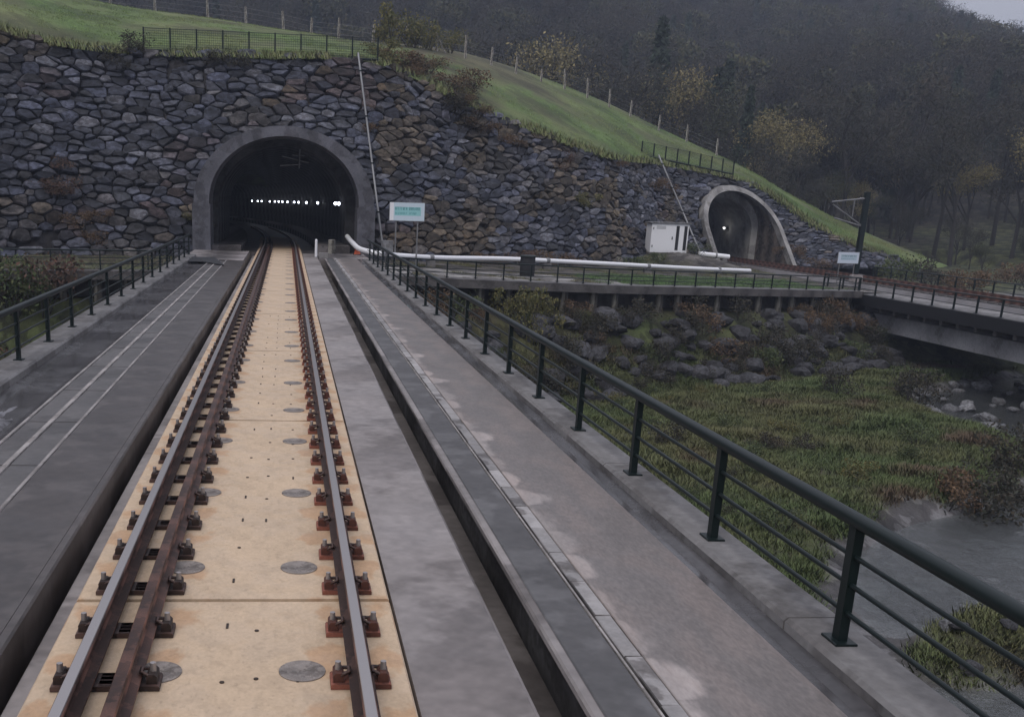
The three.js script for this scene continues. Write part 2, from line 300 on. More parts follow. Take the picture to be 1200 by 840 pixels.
// ------------------------------------------------------------------ tunnels
function archLine(a, yBase, ySpring, rise, n = 28, c = 0) {
  const r = [[c + a, yBase]]; for (let i = 0; i <= n; i++) { const t = i / n * Math.PI; r.push([c + a * Math.cos(t), ySpring + rise * Math.sin(t)]); } r.push([c - a, yBase]); return r;
}
const archRing = (ai, ao, yb, ys, ri, ro, c = 0) => [...archLine(ao, yb, ys, ro, 28, c), ...archLine(ai, yb, ys, ri, 28, c).reverse()];
const bendX = (Z) => Z > 52 ? -((Z - 52) ** 2) / 800 : 0, bendY = (Z) => Z > 50 ? -(Z - 50) * 0.008 : 0;
const deepZ = range(52.3, 142, 3);
const T1 = { c: 0.22, ao: 4.2, ai: 3.5, ys: 2.2, ro: 3.45, ri: 3.0 };
{
  const t = thing('railway_tunnel', 'grey concrete arched tunnel mouth at the end of the track', 'tunnel');
  part('portal_arch', sweep(archRing(T1.ai, T1.ao, -0.5, T1.ys, T1.ri, T1.ro, T1.c), [49.6, 61]), M.portal, t);
  for (const s of [-1, 1]) part('pillar', cbox(T1.c + (s > 0 ? 3.44 : -4.27), T1.c + (s > 0 ? 4.27 : -3.44), -0.5, 2.1, 49.54, 51.6, 0.04), M.portal, t);
  part('lining', sweep(archRing(3.12, 3.9, -0.6, 2.0, 2.9, 3.35, 0.1), deepZ, { cx: bendX, cy: bendY }), M.tunnelShade, t);  // lining colour darkened to paint in the gloom inside the tunnel
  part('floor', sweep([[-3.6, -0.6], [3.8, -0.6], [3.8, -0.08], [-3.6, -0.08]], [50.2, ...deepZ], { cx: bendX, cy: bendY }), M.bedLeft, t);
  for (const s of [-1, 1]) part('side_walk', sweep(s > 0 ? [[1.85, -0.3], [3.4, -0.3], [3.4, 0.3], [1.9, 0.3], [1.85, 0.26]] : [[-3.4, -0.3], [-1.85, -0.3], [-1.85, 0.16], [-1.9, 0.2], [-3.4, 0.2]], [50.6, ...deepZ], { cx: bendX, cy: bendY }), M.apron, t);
  part('end_wall', box(-14, 2, -3, 6, 142, 142.4), M.tunnelShade, t);
  // lamps along the outer wall of the bend
  const lampGlow = std({ color: C(0.8, 0.8, 0.9), emissive: C(0.82, 0.86, 1), emissiveIntensity: 6, roughness: 0.4 });
  for (const Z of [53, 56.2, 72, 81.5, 88, 91.5, 97, 101, 104, 107, 111, 117.5, 120.5, 125]) {
    const X = 3.0 + bendX(Z), Y = 2.28 + bendY(Z) * 0.9;
    const l = thing('tunnel_lamp', 'small white lamp on the tunnel wall, one of a row', 'lamp', [X, Y, Z], 'row of lamps on the tunnel wall');
    part('bracket', new THREE.BoxGeometry(0.12, 0.06, 0.05).translate(0.08, 0.02, 0), M.steelDark, l);
    part('housing', new THREE.BoxGeometry(0.06, 0.14, 0.3).translate(0.02, 0, 0), M.galv, l);
    part('globe', new THREE.SphereGeometry(0.085, 10, 8).translate(-0.07, -0.01, 0), lampGlow, l);
    const pl = new THREE.PointLight(C(0.85, 0.88, 1), 0.09, 0, 2); pl.position.set(-0.2, -0.01, 0.02); pl.castShadow = true; pl.name = 'lamp_light'; l.add(pl);
  }
  // catenary bracket hanging from the crown
  const c = thing('catenary_bracket', 'pale tubular wire bracket hanging under the tunnel roof', 'bracket', [0.75, 3.95, 52.6]); c.scale.setScalar(0.85);
  const q = (x, y, z) => new THREE.Vector3(x, y, z);
  part('drop_tube', bar(q(0.25, 1.2, 0), q(0.2, -0.1, 0), 0.035), M.galv, c);
  part('tie_tube', bar(q(-0.8, 0.55, 0), q(0.75, 0.22, 0), 0.03), M.galv, c);
  part('strut_tube', bar(q(-0.9, 0.02, 0), q(0.3, 0.12, 0), 0.03), M.galv, c);
  part('stay', bar(q(-0.2, 0.62, 0), q(0.5, 0.6, 0), 0.025), M.galv, c);
}
const mitre = (X, Y) => 1.15 * (Y + 1.2) + 0.45 * (X - 34);
const T2 = { c: 34.1, ao: 3.7, ai: 3.32, ys: 1.0, ro: 3.26, ri: 2.86 };
{
  const t = thing('railway_tunnel', 'slanting cut tunnel mouth with pale rim beside the distant bridge', 'tunnel');
  part('portal_rim', sweep(archRing(T2.ai, T2.ao, -1.6, T2.ys, T2.ri, T2.ro, T2.c), [72.6, 73.5], { front: mitre, shear: true }), M.rim, t);
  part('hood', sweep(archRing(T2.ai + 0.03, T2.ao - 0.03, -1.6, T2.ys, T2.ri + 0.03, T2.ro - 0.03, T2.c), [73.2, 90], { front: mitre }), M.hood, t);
  part('lining', sweep(archRing(2.85, 3.5, -1.9, 0.9, 2.45, 3.0, T2.c), [80.6, 100, 130]), M.lining, t);
  part('floor', box(30.6, 37.6, -2.2, -1.62, 71, 130), M.bedLeft, t);
  part('end_wall', box(30, 38, -2, 5, 130, 130.4), M.lining, t);
  const l = thing('wall_lamp', 'single white lamp inside the slanting tunnel mouth', 'lamp', [36.7, 0.95, 85]);
  part('bracket', new THREE.BoxGeometry(0.2, 0.07, 0.07).translate(0.1, 0, 0), M.steelDark, l);
  part('globe', new THREE.SphereGeometry(0.1, 10, 8).translate(-0.1, 0, 0), std({ color: C(0.9, 0.9, 0.9), emissive: C(1, 0.98, 0.95), emissiveIntensity: 1.3 }), l);
  const pl = new THREE.PointLight(C(1, 0.97, 0.92), 0.25, 0, 2); pl.position.set(-0.3, 0, 0.05); pl.castShadow = true; pl.name = 'lamp_light'; l.add(pl);
}
const insideArch = (T, x, y, m = 0) => { const dx = (x - T.c) / (T.ao + m), dy = (y - T.ys) / (T.ro + m); return Math.abs(dx) < 1 && (y < T.ys || dx * dx + dy * dy < 1); };

// ------------------------------------------------------------------ the stone-pitched slope
{
  const slope = thing('stone_slope', 'steep slope of rough dark grey stones around both tunnel mouths', 'stone slope');
  const S = 520, foot = [], top = [], U = [0];
  for (let i = 0; i <= S; i++) { foot.push(sampleIdx(footPts, i / S)); top.push(sampleIdx(topPts, i / S)); if (i) U.push(U[i - 1] + foot[i].clone().lerp(top[i], 0.5).distanceTo(foot[i - 1].clone().lerp(top[i - 1], 0.5))); }
  const total = U[S];
  const locate = (u) => { let a = 0, b = S; while (b - a > 1) { const m = (a + b) >> 1; if (U[m] <= u) a = m; else b = m; } const f = clamp((u - U[a]) / (U[b] - U[a])); return [foot[a].clone().lerp(foot[b], f), top[a].clone().lerp(top[b], f)]; };
  const bulge = (u, v) => 0.35 * fbm(u * 0.11, v * 0.15, 3, 20) + 0.1 * fbm(u * 0.5, v * 0.5, 2, 21);
  const raw = (u, vm) => { const [a, b] = locate(u), h = a.distanceTo(b); const f = vm / h; return { p: a.clone().lerp(b, f), h }; };
  const at = (u, vm) => { const { p, h } = raw(u, vm), e = 0.15, du = raw(clamp(u + e, 0, total), vm).p.sub(raw(clamp(u - e, 0, total), vm).p), dv = raw(u, vm + e).p.sub(raw(u, vm - e).p);
    const n = dv.clone().cross(du).normalize(); if (n.z > 0) n.negate(); return { p: p.addScaledVector(n, bulge(u, vm)), n, h }; };
  // earth behind the stones
  const pos = [], du = 0.3; const dv = 0.3;
  const hit = (p) => insideArch(T1, p.x, p.y, -0.32) || insideArch(T2, p.x, p.y, -0.16);
  for (let u = 0; u < total - 0.01; u += du) {
    const u1 = Math.min(total, u + du), h0 = raw(u, 0).h, h1 = raw(u1, 0).h, rows = Math.ceil(Math.max(h0, h1) / dv);
    for (let j = 0; j < rows; j++) {
      const q = [[u, h0 * j / rows], [u1, h1 * j / rows], [u1, h1 * (j + 1) / rows], [u, h0 * (j + 1) / rows]].map(([a, b]) => { const r = at(a, b); return r.p.addScaledVector(r.n, -0.13); });
      if (q.some(hit)) continue;
      const w = (v) => pos.push(v.x, v.y, -v.z); w(q[0]); w(q[1]); w(q[2]); w(q[0]); w(q[2]); w(q[3]);
    }
  }
  let bg = new THREE.BufferGeometry(); bg.setAttribute('position', new THREE.Float32BufferAttribute(pos, 3)); bg = mergeVertices(bg, 1e-3); bg.computeVertexNormals(); metreUV(bg);
  part('earth_backing', plain(bg, [0.075, 0.07, 0.072]), M.earth, slope);
  // stones: cells of a jittered running bond, each with its own outline and hump
  const r = rng(77), cu = 0.76, cv = 0.4, sy = 1.85, seeds = [], rowsMax = Math.ceil(13.5 / cv), colsMax = Math.ceil(total / cu), map = new Map();
  for (let j = 0; j <= rowsMax; j++) for (let i = 0; i <= colsMax; i++) {
    const big = 0.62 + Math.pow(r(), 1.6) * 1.15;
    const s = { u: (i + 0.5 * (j % 2) + (r() - 0.5) * 0.75) * cu, v: (j + 0.5 + (r() - 0.5) * 0.7) * cv, i, j, w: big }; map.set(i + ',' + j, s); seeds.push(s);
  }
  const stones = [];
  for (const s of seeds) {
    if (s.u < 0.2 || s.u > total - 0.2) continue;
    const h = raw(s.u, 0).h; if (s.v > h + 0.1 || s.v < -0.05) continue;
    const c0 = at(s.u, s.v); if (insideArch(T1, c0.p.x, c0.p.y, 0.12) || insideArch(T2, c0.p.x, c0.p.y, 0.1)) continue;
    if (fbm(s.u * 0.3, s.v * 0.35, 3, 40) > 0.36) continue;                              // a few bare gaps
    let poly = []; for (let k = 0; k < 10; k++) { const a = k / 10 * Math.PI * 2; poly.push([Math.cos(a) * 0.68, Math.sin(a) * 0.66]); }
    for (let dj = -2; dj <= 2; dj++) for (let di = -2; di <= 2; di++) {
      const o = map.get((s.i + di) + ',' + (s.j + dj)); if (!o || o === s) continue;
      const nx = o.u - s.u, ny = (o.v - s.v) * sy, L = Math.hypot(nx, ny); if (L < 1e-4) continue;
      const lim = L * 0.5 * (s.w / ((s.w + o.w) / 2)) - 0.012 - r() * 0.03, ax = nx / L, ay = ny / L, out = [];
      for (let k = 0; k < poly.length; k++) {
        const a = poly[k], b = poly[(k + 1) % poly.length], da = a[0] * ax + a[1] * ay - lim, db = b[0] * ax + b[1] * ay - lim;
        if (da <= 0) out.push(a);
        if ((da < 0 && db > 0) || (da > 0 && db < 0)) { const t = da / (da - db); out.push([lerp(a[0], b[0], t), lerp(a[1], b[1], t)]); }
      }
      poly = out; if (poly.length < 3) break;
    }
    if (poly.length < 3) continue;
    // drop tiny edges, cut corners
    poly = poly.filter((p, k) => { const q = poly[(k + 1) % poly.length]; return Math.hypot(p[0] - q[0], p[1] - q[1]) > 0.05; });
    if (poly.length < 3) continue;
    const cut = []; poly.forEach((p, k) => { const q = poly[(k + 1) % poly.length]; const t = 0.08 + r() * 0.1; cut.push([lerp(p[0], q[0], t), lerp(p[1], q[1], t)], [lerp(q[0], p[0], t), lerp(q[1], p[1], t)]); });
    const n = cut.length; let area = 0; for (let k = 0; k < n; k++) { const a = cut[k], b = cut[(k + 1) % n]; area += (a[0] * b[1] - a[1] * b[0]) / 2; } area = Math.abs(area) / sy;
    if (area < 0.02) continue;
    const ht = 0.06 + r() * 0.15, tx = (r() - 0.5) * 0.42, ty = (r() - 0.5) * 0.42, verts = [], ring = [[1.0, -0.16], [0.97, ht * 0.6], [0.84, ht * 0.97]];
    const put = (x, y, z) => { const vv = clamp(s.v + y / sy, -0.1, h + 0.25), q = at(s.u + x, vv); return q.p.addScaledVector(q.n, z); };
    for (const [k, z] of ring) for (const [x, y] of cut) verts.push(put(x * k, y * k, z + (z > 0 ? x * tx + y * ty + (r() - 0.5) * 0.035 : 0)));
    verts.push(put(0, 0, ht + (r() - 0.3) * 0.04));
    const tri = []; for (let q = 0; q < 2; q++) for (let k = 0; k < n; k++) { const a = q * n + k, b = q * n + (k + 1) % n, c = a + n, d = b + n; tri.push(a, b, d, a, d, c); }
    for (let k = 0; k < n; k++) tri.push(2 * n + k, 2 * n + (k + 1) % n, 3 * n);
    const p3 = []; for (const k of tri) p3.push(verts[k].x, verts[k].y, -verts[k].z);
    let g = new THREE.BufferGeometry(); g.setAttribute('position', new THREE.Float32BufferAttribute(p3, 3));
    g.computeVertexNormals();
    const uv = new Float32Array(g.attributes.position.count * 2); for (let k = 0; k < uv.length / 2; k++) { uv[2 * k] = s.u + g.attributes.position.getX(k) * 0.7 + s.j * 0.37; uv[2 * k + 1] = g.attributes.position.getY(k) + s.i * 0.53; }
    g.setAttribute('uv', new THREE.BufferAttribute(uv, 2));
    const patch = fbm(s.u * 0.16, s.v * 0.22, 3, 50), patch2 = fbm(s.u * 0.2, s.v * 0.25, 3, 60), v = 0.4 + Math.pow(r(), 1.4) * 1.15;
    let c = mix3([0.125 * v, 0.138 * v, 0.2 * v], [0.145 * v, 0.15 * v, 0.182 * v], r());
    if (r() < 0.09) c = [0.27, 0.275, 0.32];
    c = mix3(c, [0.13 * v, 0.105 * v, 0.07 * v], smooth(0.12, 0.36, patch + (r() - 0.5) * 0.25) * 0.6);
    c = mix3(c, [0.17 * v, 0.10 * v, 0.075 * v], smooth(0.2, 0.36, patch2 + (r() - 0.5) * 0.2) * 0.6);
    c = mix3(c, [0.24 * v, 0.17 * v, 0.075 * v], smooth(0.1, 0.26, fbm(s.u * 0.22, s.v * 0.3, 3, 70) + (c0.p.x > 5 && c0.p.x < 30 ? 0.12 : -0.1) + (r() - 0.5) * 0.22) * 0.6);
    plain(g, c);
    stones.push({ g, score: area / c0.p.lengthSq() * ((c0.p.x - 0.33) / c0.p.z > -0.285 ? 1 : 0) });
  }
  stones.sort((a, b) => b.score - a.score);
  stones.slice(0, 300).forEach((s) => part('stone', s.g, M.stone, slope));
  const rest = part('stones', merge(stones.slice(300).map((s) => s.g)), M.stone, slope); rest.userData.kind = 'stuff';
  console.log('stones', stones.length, 'slope length', total.toFixed(1));
}

// ------------------------------------------------------------------ the viaduct under the track
const deckZ0 = -6, deckZ1 = 49.55;
{
  const v = thing('viaduct', 'concrete viaduct deck carrying the track, with walkways and edge kerbs', 'viaduct');
  for (const [a, b] of [[-3.95, -1.335], [-1.245, 1.74], [2.6, 3.95]]) part('deck_base', box(a, b, -1.7, -0.5, deckZ0, deckZ1 + 0.6), M.girder, v);  // deck split by deep added gaps so the slots beside the track fall dark
  part('soffit', box(-3.9, 3.9, -1.8, -1.704, deckZ0, deckZ1 + 0.6), M.girder, v);
  part('track_bed', sweep([[-1.245, -0.495], [1.74, -0.495], [1.74, -0.08], [1.71, -0.05], [1.08, -0.05], [1.08, -0.2], [-1.235, -0.2], [-1.245, -0.21]], [deckZ0, deckZ1]), M.bedRight, v);
  part('added_ledge', box(1.745, 2.27, -0.9, -0.8, deckZ0, 45.4), M.bedRight, v);   // added ledge, set deep in the hollow so its top reads dark grey
  part('channel_edge', sweep([[2.163, 0.0], [2.0, 0.0], [1.985, -0.012], [1.985, -0.05], [2.13, -0.12], [2.163, -0.12]], [deckZ0, 45.4]), M.bedRight, v);
  part('added_hollow_end', box(1.745, 2.6, -1.7, -0.06, 45.42, 45.6), M.bedRight, v);  // closes the hollow invented under the walkway to keep the slot black
  part('edge_beam', sweep([[2.165, -0.12], [2.355, -0.12], [2.355, 0.0], [2.345, 0.01], [2.06, 0.01], [2.05, 0.003], [2.165, 0.003]], [deckZ0, 45.4]), M.beam, v);
  for (let k = 0, Z = deckZ0; Z < 45.2; Z += 1.2, k++) part('joint_strip', cbox(2.36, 2.375, -0.12, 0.012, Z, Math.min(45.4, Z + 1.19), 0.003), M.line, v);
  // duct covers along the right walkway
  const tones = [0.33, 0.29, 0.37, 0.25].map((t) => concrete(t, t * 0.94, t * 0.92, 1.7, concB, dryRough)), r = rng(5);
  part('duct_wall', box(2.38, 2.515, -0.14, -0.06, deckZ0, 45.4), M.bedLeft, v);
  for (let Z = 0.6; Z < 45; Z += 0.62) { const dy = (r() - 0.5) * 0.006, sh = (r() - 0.5) * 0.008; part('duct_cover', cbox(2.395 + sh, 2.505 + sh, -0.055, 0.012 + dy, Z, Z + 0.608, 0.006), tones[Math.floor(r() * 4)], v); }
  // right walkway with pale dried patches along its inner edge
  const wN = 512, wH = 1024, edge = tileFbm(wN, 6, 5, 91), wide = tileFbm(wN, 3, 5, 97);
  const wmap = texture(wN, (i, x, y) => {
    const X = x / wN * 1.05, L = y / wH * 6.2, k = (y % wN) * wN + x, e = edge[k], ph = L / 0.62, f = ph - Math.floor(ph), id = Math.floor(ph);
    const rnd = ((id * 37 + 11) % 10) / 10, rnd2 = ((id * 53 + 4) % 10) / 10;
    const reach = (0.02 + 0.2 * rnd) * Math.pow(Math.sin(Math.PI * clamp((f - 0.1 * rnd2) * 1.15)), 0.5) + (e - 0.5) * 0.34;
    const pale = smooth(0.07, -0.05, X - reach) * (0.55 + 0.45 * rnd2), w = smooth(0.42, 0.6, wide[k]);
    const b = 0.44 + (wide[k] - 0.5) * 0.13 + (nFine[k] - 0.5) * 0.14, d = 0.63 + (e - 0.5) * 0.2 + (nFine[k] - 0.5) * 0.1;
    const q = lerp(b, d, pale); return [q * (1.02 + 0.02 * w), q * 0.955, q * (0.925 - 0.01 * w)];
  }, true, wH);
  wmap.repeat.set(1 / 1.05, 1 / 6.2);
  const walk = sweep([[2.52, -0.49], [3.4, -0.49], [3.4, -0.006], [3.394, 0.0], [2.527, 0.0], [2.52, -0.007]], [deckZ0, 45.4]);
  { const p = walk.attributes.position, u = walk.attributes.uv; for (let i = 0; i < p.count; i++) u.setXY(i, p.getX(i) - 2.52, -p.getZ(i)); }
  part('walkway', walk, std({ color: C(0.92, 0.92, 0.92), map: wmap, roughnessMap: rep(wetRough, 1.9), roughness: 1, bumpMap: rep(grainBump, 0.6), bumpScale: 0.0012 }), v);
  part('gutter', sweep([[3.4, -0.49], [3.6, -0.49], [3.6, -0.01], [3.5, -0.035], [3.4, -0.03]], [deckZ0, 45.4]), M.gutter, v);
  for (const s of [-1, 1]) for (let Z = deckZ0; Z < 44; Z += 4) part('kerb', sweep(s > 0 ? [[3.605, -0.49], [4.0, -0.49], [4.0, 0.05], [3.98, 0.07], [3.63, 0.07], [3.605, 0.045]] : [[-4.0, -0.49], [-3.47, -0.49], [-3.47, 0.06], [-3.5, 0.09], [-3.98, 0.09], [-4.0, 0.07]], [Z, Math.min(44.6, Z + 3.985)]), M.kerb, v);
  // left side: drain, two ducts with pale seams, wet gutter
  part('drain_edge', sweep([[-1.40, -0.49], [-1.33, -0.49], [-1.33, -0.02], [-1.345, -0.005], [-1.40, -0.005]], [deckZ0, deckZ1 - 0.8]), M.bedLeft, v);
  part('left_bed', sweep([[-2.05, -0.49], [-1.402, -0.49], [-1.402, -0.002], [-2.05, -0.002]], [deckZ0, 45.4]), M.bedLeft, v);
  for (const x of [-2.075, -2.405, -2.70]) for (let Z = deckZ0; Z < 42.2; Z += 3) part('seam', cbox(x - (x < -2.3 && x > -2.5 ? 0.028 : 0.018), x + (x < -2.3 && x > -2.5 ? 0.028 : 0.018), -0.4, 0.01, Z, Math.min(42.4, Z + 2.992), 0.005), M.line, v);
  for (const [a, b] of [[-2.375, -2.095], [-2.68, -2.435]]) { let k = 0; for (let Z = deckZ0; Z < 42; Z += 1) part('duct_cover', cbox(a, b, -0.35, -0.006 - 0.004 * (k++ % 2), Z, Math.min(42.4, Z + 0.992), 0.006), M.duct, v); }
  part('gutter', sweep([[-3.47, -0.49], [-2.72, -0.49], [-2.72, -0.03], [-2.85, -0.06], [-3.3, -0.06], [-3.47, -0.03]], [deckZ0, 42.4]), M.gutter, v);
  { // dried silt in the gutter, a low crust with a ragged outline
    const g = gridMesh(range(-3.28, -2.86, 0.03), range(6, 14.2, 0.06), (X, Z) => [X, -0.075 + 0.045 * smooth(0, 0.3, fbm(X * 4, Z * 0.8, 4, 31) + 0.14 - Math.abs(X + 3.07) * 0.9) * smooth(14, 12.5, Z), Z]);
    part('silt_crust', g, concrete(0.19, 0.185, 0.2, 0.9, concB), v);
  }
  part('apron', sweep([[-3.95, -0.49], [-1.402, -0.49], [-1.402, 0.003], [-3.95, 0.003]], [42.4, deckZ1]), M.apron, v);
  part('apron', sweep([[1.76, -0.49], [3.95, -0.49], [3.95, 0.006], [1.76, 0.006]], [45.4, deckZ1]), M.apron, v);
}
// ------------------------------------------------------------------ track slabs
{
  const slabLabel = 'cream concrete track slab with grey round plugs between the rails';
  const disc = new THREE.CylinderGeometry(0.135, 0.135, 0.006, 28), hole = new THREE.CylinderGeometry(0.014, 0.014, 0.006, 8), slot = new THREE.BoxGeometry(0.016, 0.005, 0.075), r = rng(8);
  for (let k = -1; k < 12; k++) {
    const Z0 = 6.5 + 5.7 * (k - 1), Z1 = Z0 + 5.65, cx = bendX((Z0 + Z1) / 2);
    const s = thing('track_slab', slabLabel, 'track slab', [cx, bendY(Z0), Z0], 'row of track slabs on the viaduct');
    part('slab', sweep([[-1.05, -0.19], [1.05, -0.19], [1.05, -0.012], [1.038, 0], [-1.038, 0], [-1.05, -0.012]], [0, Z1 - Z0]), M.slab, s);
    if (Z0 > 49) continue;
    for (const dz of [0.95, 2.9, 4.95]) { part('grout_plug', disc, M.disc, s).position.set(0.44, 0.0035, -dz + 0.35); part('grout_plug', disc, M.disc, s).position.set(-0.38, 0.0035, -dz + 0.35); }
    if (Z0 < 18) for (let dz = 0.3; dz < 5.6; dz += 0.7) for (const x of [-0.02, 0.17, 0.41]) { if (x > 0.3 && r() < 0.45) continue; if (r() < 0.12) continue;
      part('lifting_socket', r() < 0.5 ? slot : hole, M.hole, s).position.set(x + (r() - 0.5) * 0.02, 0.003, -dz - (r() - 0.5) * 0.1); }
  }
}
// ------------------------------------------------------------------ rails and their fastenings
{
  const prof = [[-0.07, 0], [0.07, 0], [0.07, 0.012], [0.02, 0.026], [0.009, 0.04], [0.009, 0.105], [0.035, 0.12], [0.036, 0.138], [0.03, 0.146], [-0.03, 0.146], [-0.036, 0.138], [-0.035, 0.12], [-0.009, 0.105], [-0.009, 0.04], [-0.02, 0.026], [-0.07, 0.012]];
  const head = [[-0.031, 0.1455], [0.031, 0.1455], [0.028, 0.1505], [-0.028, 0.1505]];
  const Zs = [-4, ...range(0, 50, 5), ...range(52, 92, 2)];
  const y0 = 0.055;
  const plate = cbox(-0.17, 0.17, 0, 0.03, -0.085, 0.085, 0.008), shoulder = cbox(-0.03, 0.03, 0.03, 0.085, -0.06, 0.06, 0.014), bolt = new THREE.CylinderGeometry(0.018, 0.02, 0.075, 6).translate(0, 0.095, 0);
  const clipG = merge([bar(new THREE.Vector3(0, 0.07, -0.05), new THREE.Vector3(0.05, 0.085, -0.02), 0.012, 6), bar(new THREE.Vector3(0.05, 0.085, -0.02), new THREE.Vector3(0.05, 0.085, 0.03), 0.012, 6), bar(new THREE.Vector3(0.05, 0.085, 0.03), new THREE.Vector3(0, 0.07, 0.055), 0.012, 6)]);
  const clipL = clipG.clone().rotateY(Math.PI);
  const mk = (name, X, label, bodyM, headM, sides, plateM, far) => {
    const t = thing(name, label, 'rail');
    part('rail_body', sweep(prof.map(([x, y]) => [x + X, y + y0]), Zs, { cx: bendX, cy: bendY }), bodyM, t);
    if (headM) part('running_surface', sweep(head.map(([x, y]) => [x + X, y + y0]), Zs, { cx: bendX, cy: bendY }), headM, t);
    for (let Z = 1.05; Z < 62; Z += 0.7) {
      const f = part('fastening', plate, plateM, t); f.position.set(X + bendX(Z), 0.003 + bendY(Z), -Z);
      for (const s of sides) {
        const sh = part('shoulder', shoulder, plateM, f); sh.position.set(s * 0.125, 0, 0);
        if (Z < far) { const c = part('clip', s > 0 ? clipL : clipG, M.clip, f); c.position.set(s * 0.115, 0, 0); part('bolt', bolt, M.boltSteel, f).position.set(s * 0.128, 0, 0); }
      }
    }
  };
  mk('running_rail', -0.765, 'worn steel rail on the side of the wet gutter, shiny on top', M.rust, M.railHead, [-1], M.clip, 22);
  mk('running_rail', 0.765, 'single worn steel rail between grey plugs and the pale concrete strip', M.rust, M.railHead, [-1, 1], M.rustRed, 22);
  mk('guard_rail', -0.515, 'rust red guard rail laid close inside one running rail', M.guard, null, [1], M.clip, 22);
}
// ------------------------------------------------------------------ railings
function railing(name, label, pts, { posts, height = 0.78, rods = [0.2, 0.38, 0.56], top = 0.047, group, postW = 0.075, rodR = 0.016 }) {
  const t = thing(name, label, 'railing', [0, 0, 0], group);
  for (const [X, Y, Z, lean = 0] of posts) {
    const g = cbox(-postW * 0.4, postW * 0.4, -0.04, height - 0.01, -postW / 2, postW / 2, 0.006), p = part('post', g, M.steelDark, t); p.position.set(X, Y, -Z); p.rotation.z = lean;
    part('foot_plate', cbox(-0.07, 0.07, 0, 0.016, -0.09, 0.09, 0.004), M.steelDark, p);
  }
  const line = (h, r, nm, seg) => { const gs = []; for (let i = 0; i + 1 < pts.length; i++) gs.push(bar(P(pts[i][0], pts[i][1] + h, pts[i][2]), P(pts[i + 1][0], pts[i + 1][1] + h, pts[i + 1][2]), r, seg)); part(nm, merge(gs), M.steelDark, t); };
  line(height, top, 'handrail', 14); for (const h of rods) line(h, rodR, 'rod', 8);
  return t;
}
railing('railing', 'dark green steel railing between the viaduct walkway and the river', [[3.78, 0.07, -5], [3.78, 0.07, 44.4]], { posts: range(-4.3, 44.4, 1.98).slice(0, -1).map((Z) => [3.78, 0.07, Z + 0.03]) });
railing('railing', 'dark green steel railing beside the wet black gutter', [[-3.73, 0.09, -5], [-3.73, 0.09, 44.4]], { posts: range(-4.3, 44.4, 2.02).slice(0, -1).map((Z) => [-3.73, 0.09, Z]) });
{
  const along = (x0, x1, step) => range(x0, x1, step).map((X) => [X, terraceY(X) + 0.1, edgeZ(X) + 0.15]);
  railing('railing', 'dark railing along the terrace edge between the two viaducts', along(4.2, 30.2, 2), { posts: along(4.2, 30.2, 1.22), height: 0.62, rods: [0.16, 0.32], top: 0.03, postW: 0.06 });
  railing('railing', 'dark railing along the grassy ledge under the stone slope', along(-26, -4.2, 2), { posts: along(-26, -4.2, 1.75), height: 0.7, rods: [0.2, 0.42], top: 0.032, postW: 0.055 });
}
// ------------------------------------------------------------------ terrace retaining walls with their piles
function retaining(x0, x1, label) {
  const w = thing('retaining_wall', label, 'wall'), xs = range(x0, x1, 1.6);
  const strip = (z0, z1, y0, y1) => { // a beam following the edge
    const gs = []; for (let i = 0; i + 1 < xs.length; i++) { const a = xs[i], b = xs[i + 1], A = edgeZ(a), B = edgeZ(b), ya = terraceY(a), yb = terraceY(b);
      const v = [[a, ya + y0, A + z0], [b, yb + y0, B + z0], [b, yb + y1, B + z0], [a, ya + y1, A + z0], [a, ya + y0, A + z1], [b, yb + y0, B + z1], [b, yb + y1, B + z1], [a, ya + y1, A + z1]].map(([X, Y, Z]) => P(X, Y, Z));
      const f = [[0, 1, 2, 3], [3, 2, 6, 7], [4, 7, 6, 5], [0, 4, 5, 1], [0, 3, 7, 4], [1, 5, 6, 2]], p = []; for (const q of f) for (const k of [q[0], q[1], q[2], q[0], q[2], q[3]]) p.push(v[k].x, v[k].y, v[k].z);
      const g = new THREE.BufferGeometry(); g.setAttribute('position', new THREE.Float32BufferAttribute(p, 3)); g.computeVertexNormals(); gs.push(metreUV(g)); }
    return merge(gs);
  };
  part('edge_beam', strip(-0.25, 0.55, -0.28, 0.055), M.darkConcrete, w);  // dark tone of beam and back wall paints in the terrace edge shadow
  part('back_wall', strip(1.6, 1.9, -3.2, -0.02), M.darkConcrete, w);
  const r = rng(x1 > 0 ? 61 : 62), pile = new THREE.CylinderGeometry(0.15, 0.16, 2.6, 10).translate(0, -1.3, 0);
  for (let X = x0 + 0.5; X < x1; X += 0.95 + r() * 0.5) { const p = part('pile', pile, M.pile, w); p.position.set(X, terraceY(X) - 0.27, -(edgeZ(X) + 0.15 + r() * 0.12)); p.scale.setScalar(0.85 + r() * 0.3); p.scale.y = 1; }
}
retaining(4.05, 30.2, 'low wall of pale concrete piles under the terrace between the viaducts');
retaining(-30, -4.05, 'low wall of concrete piles under the narrow grassy ledge');

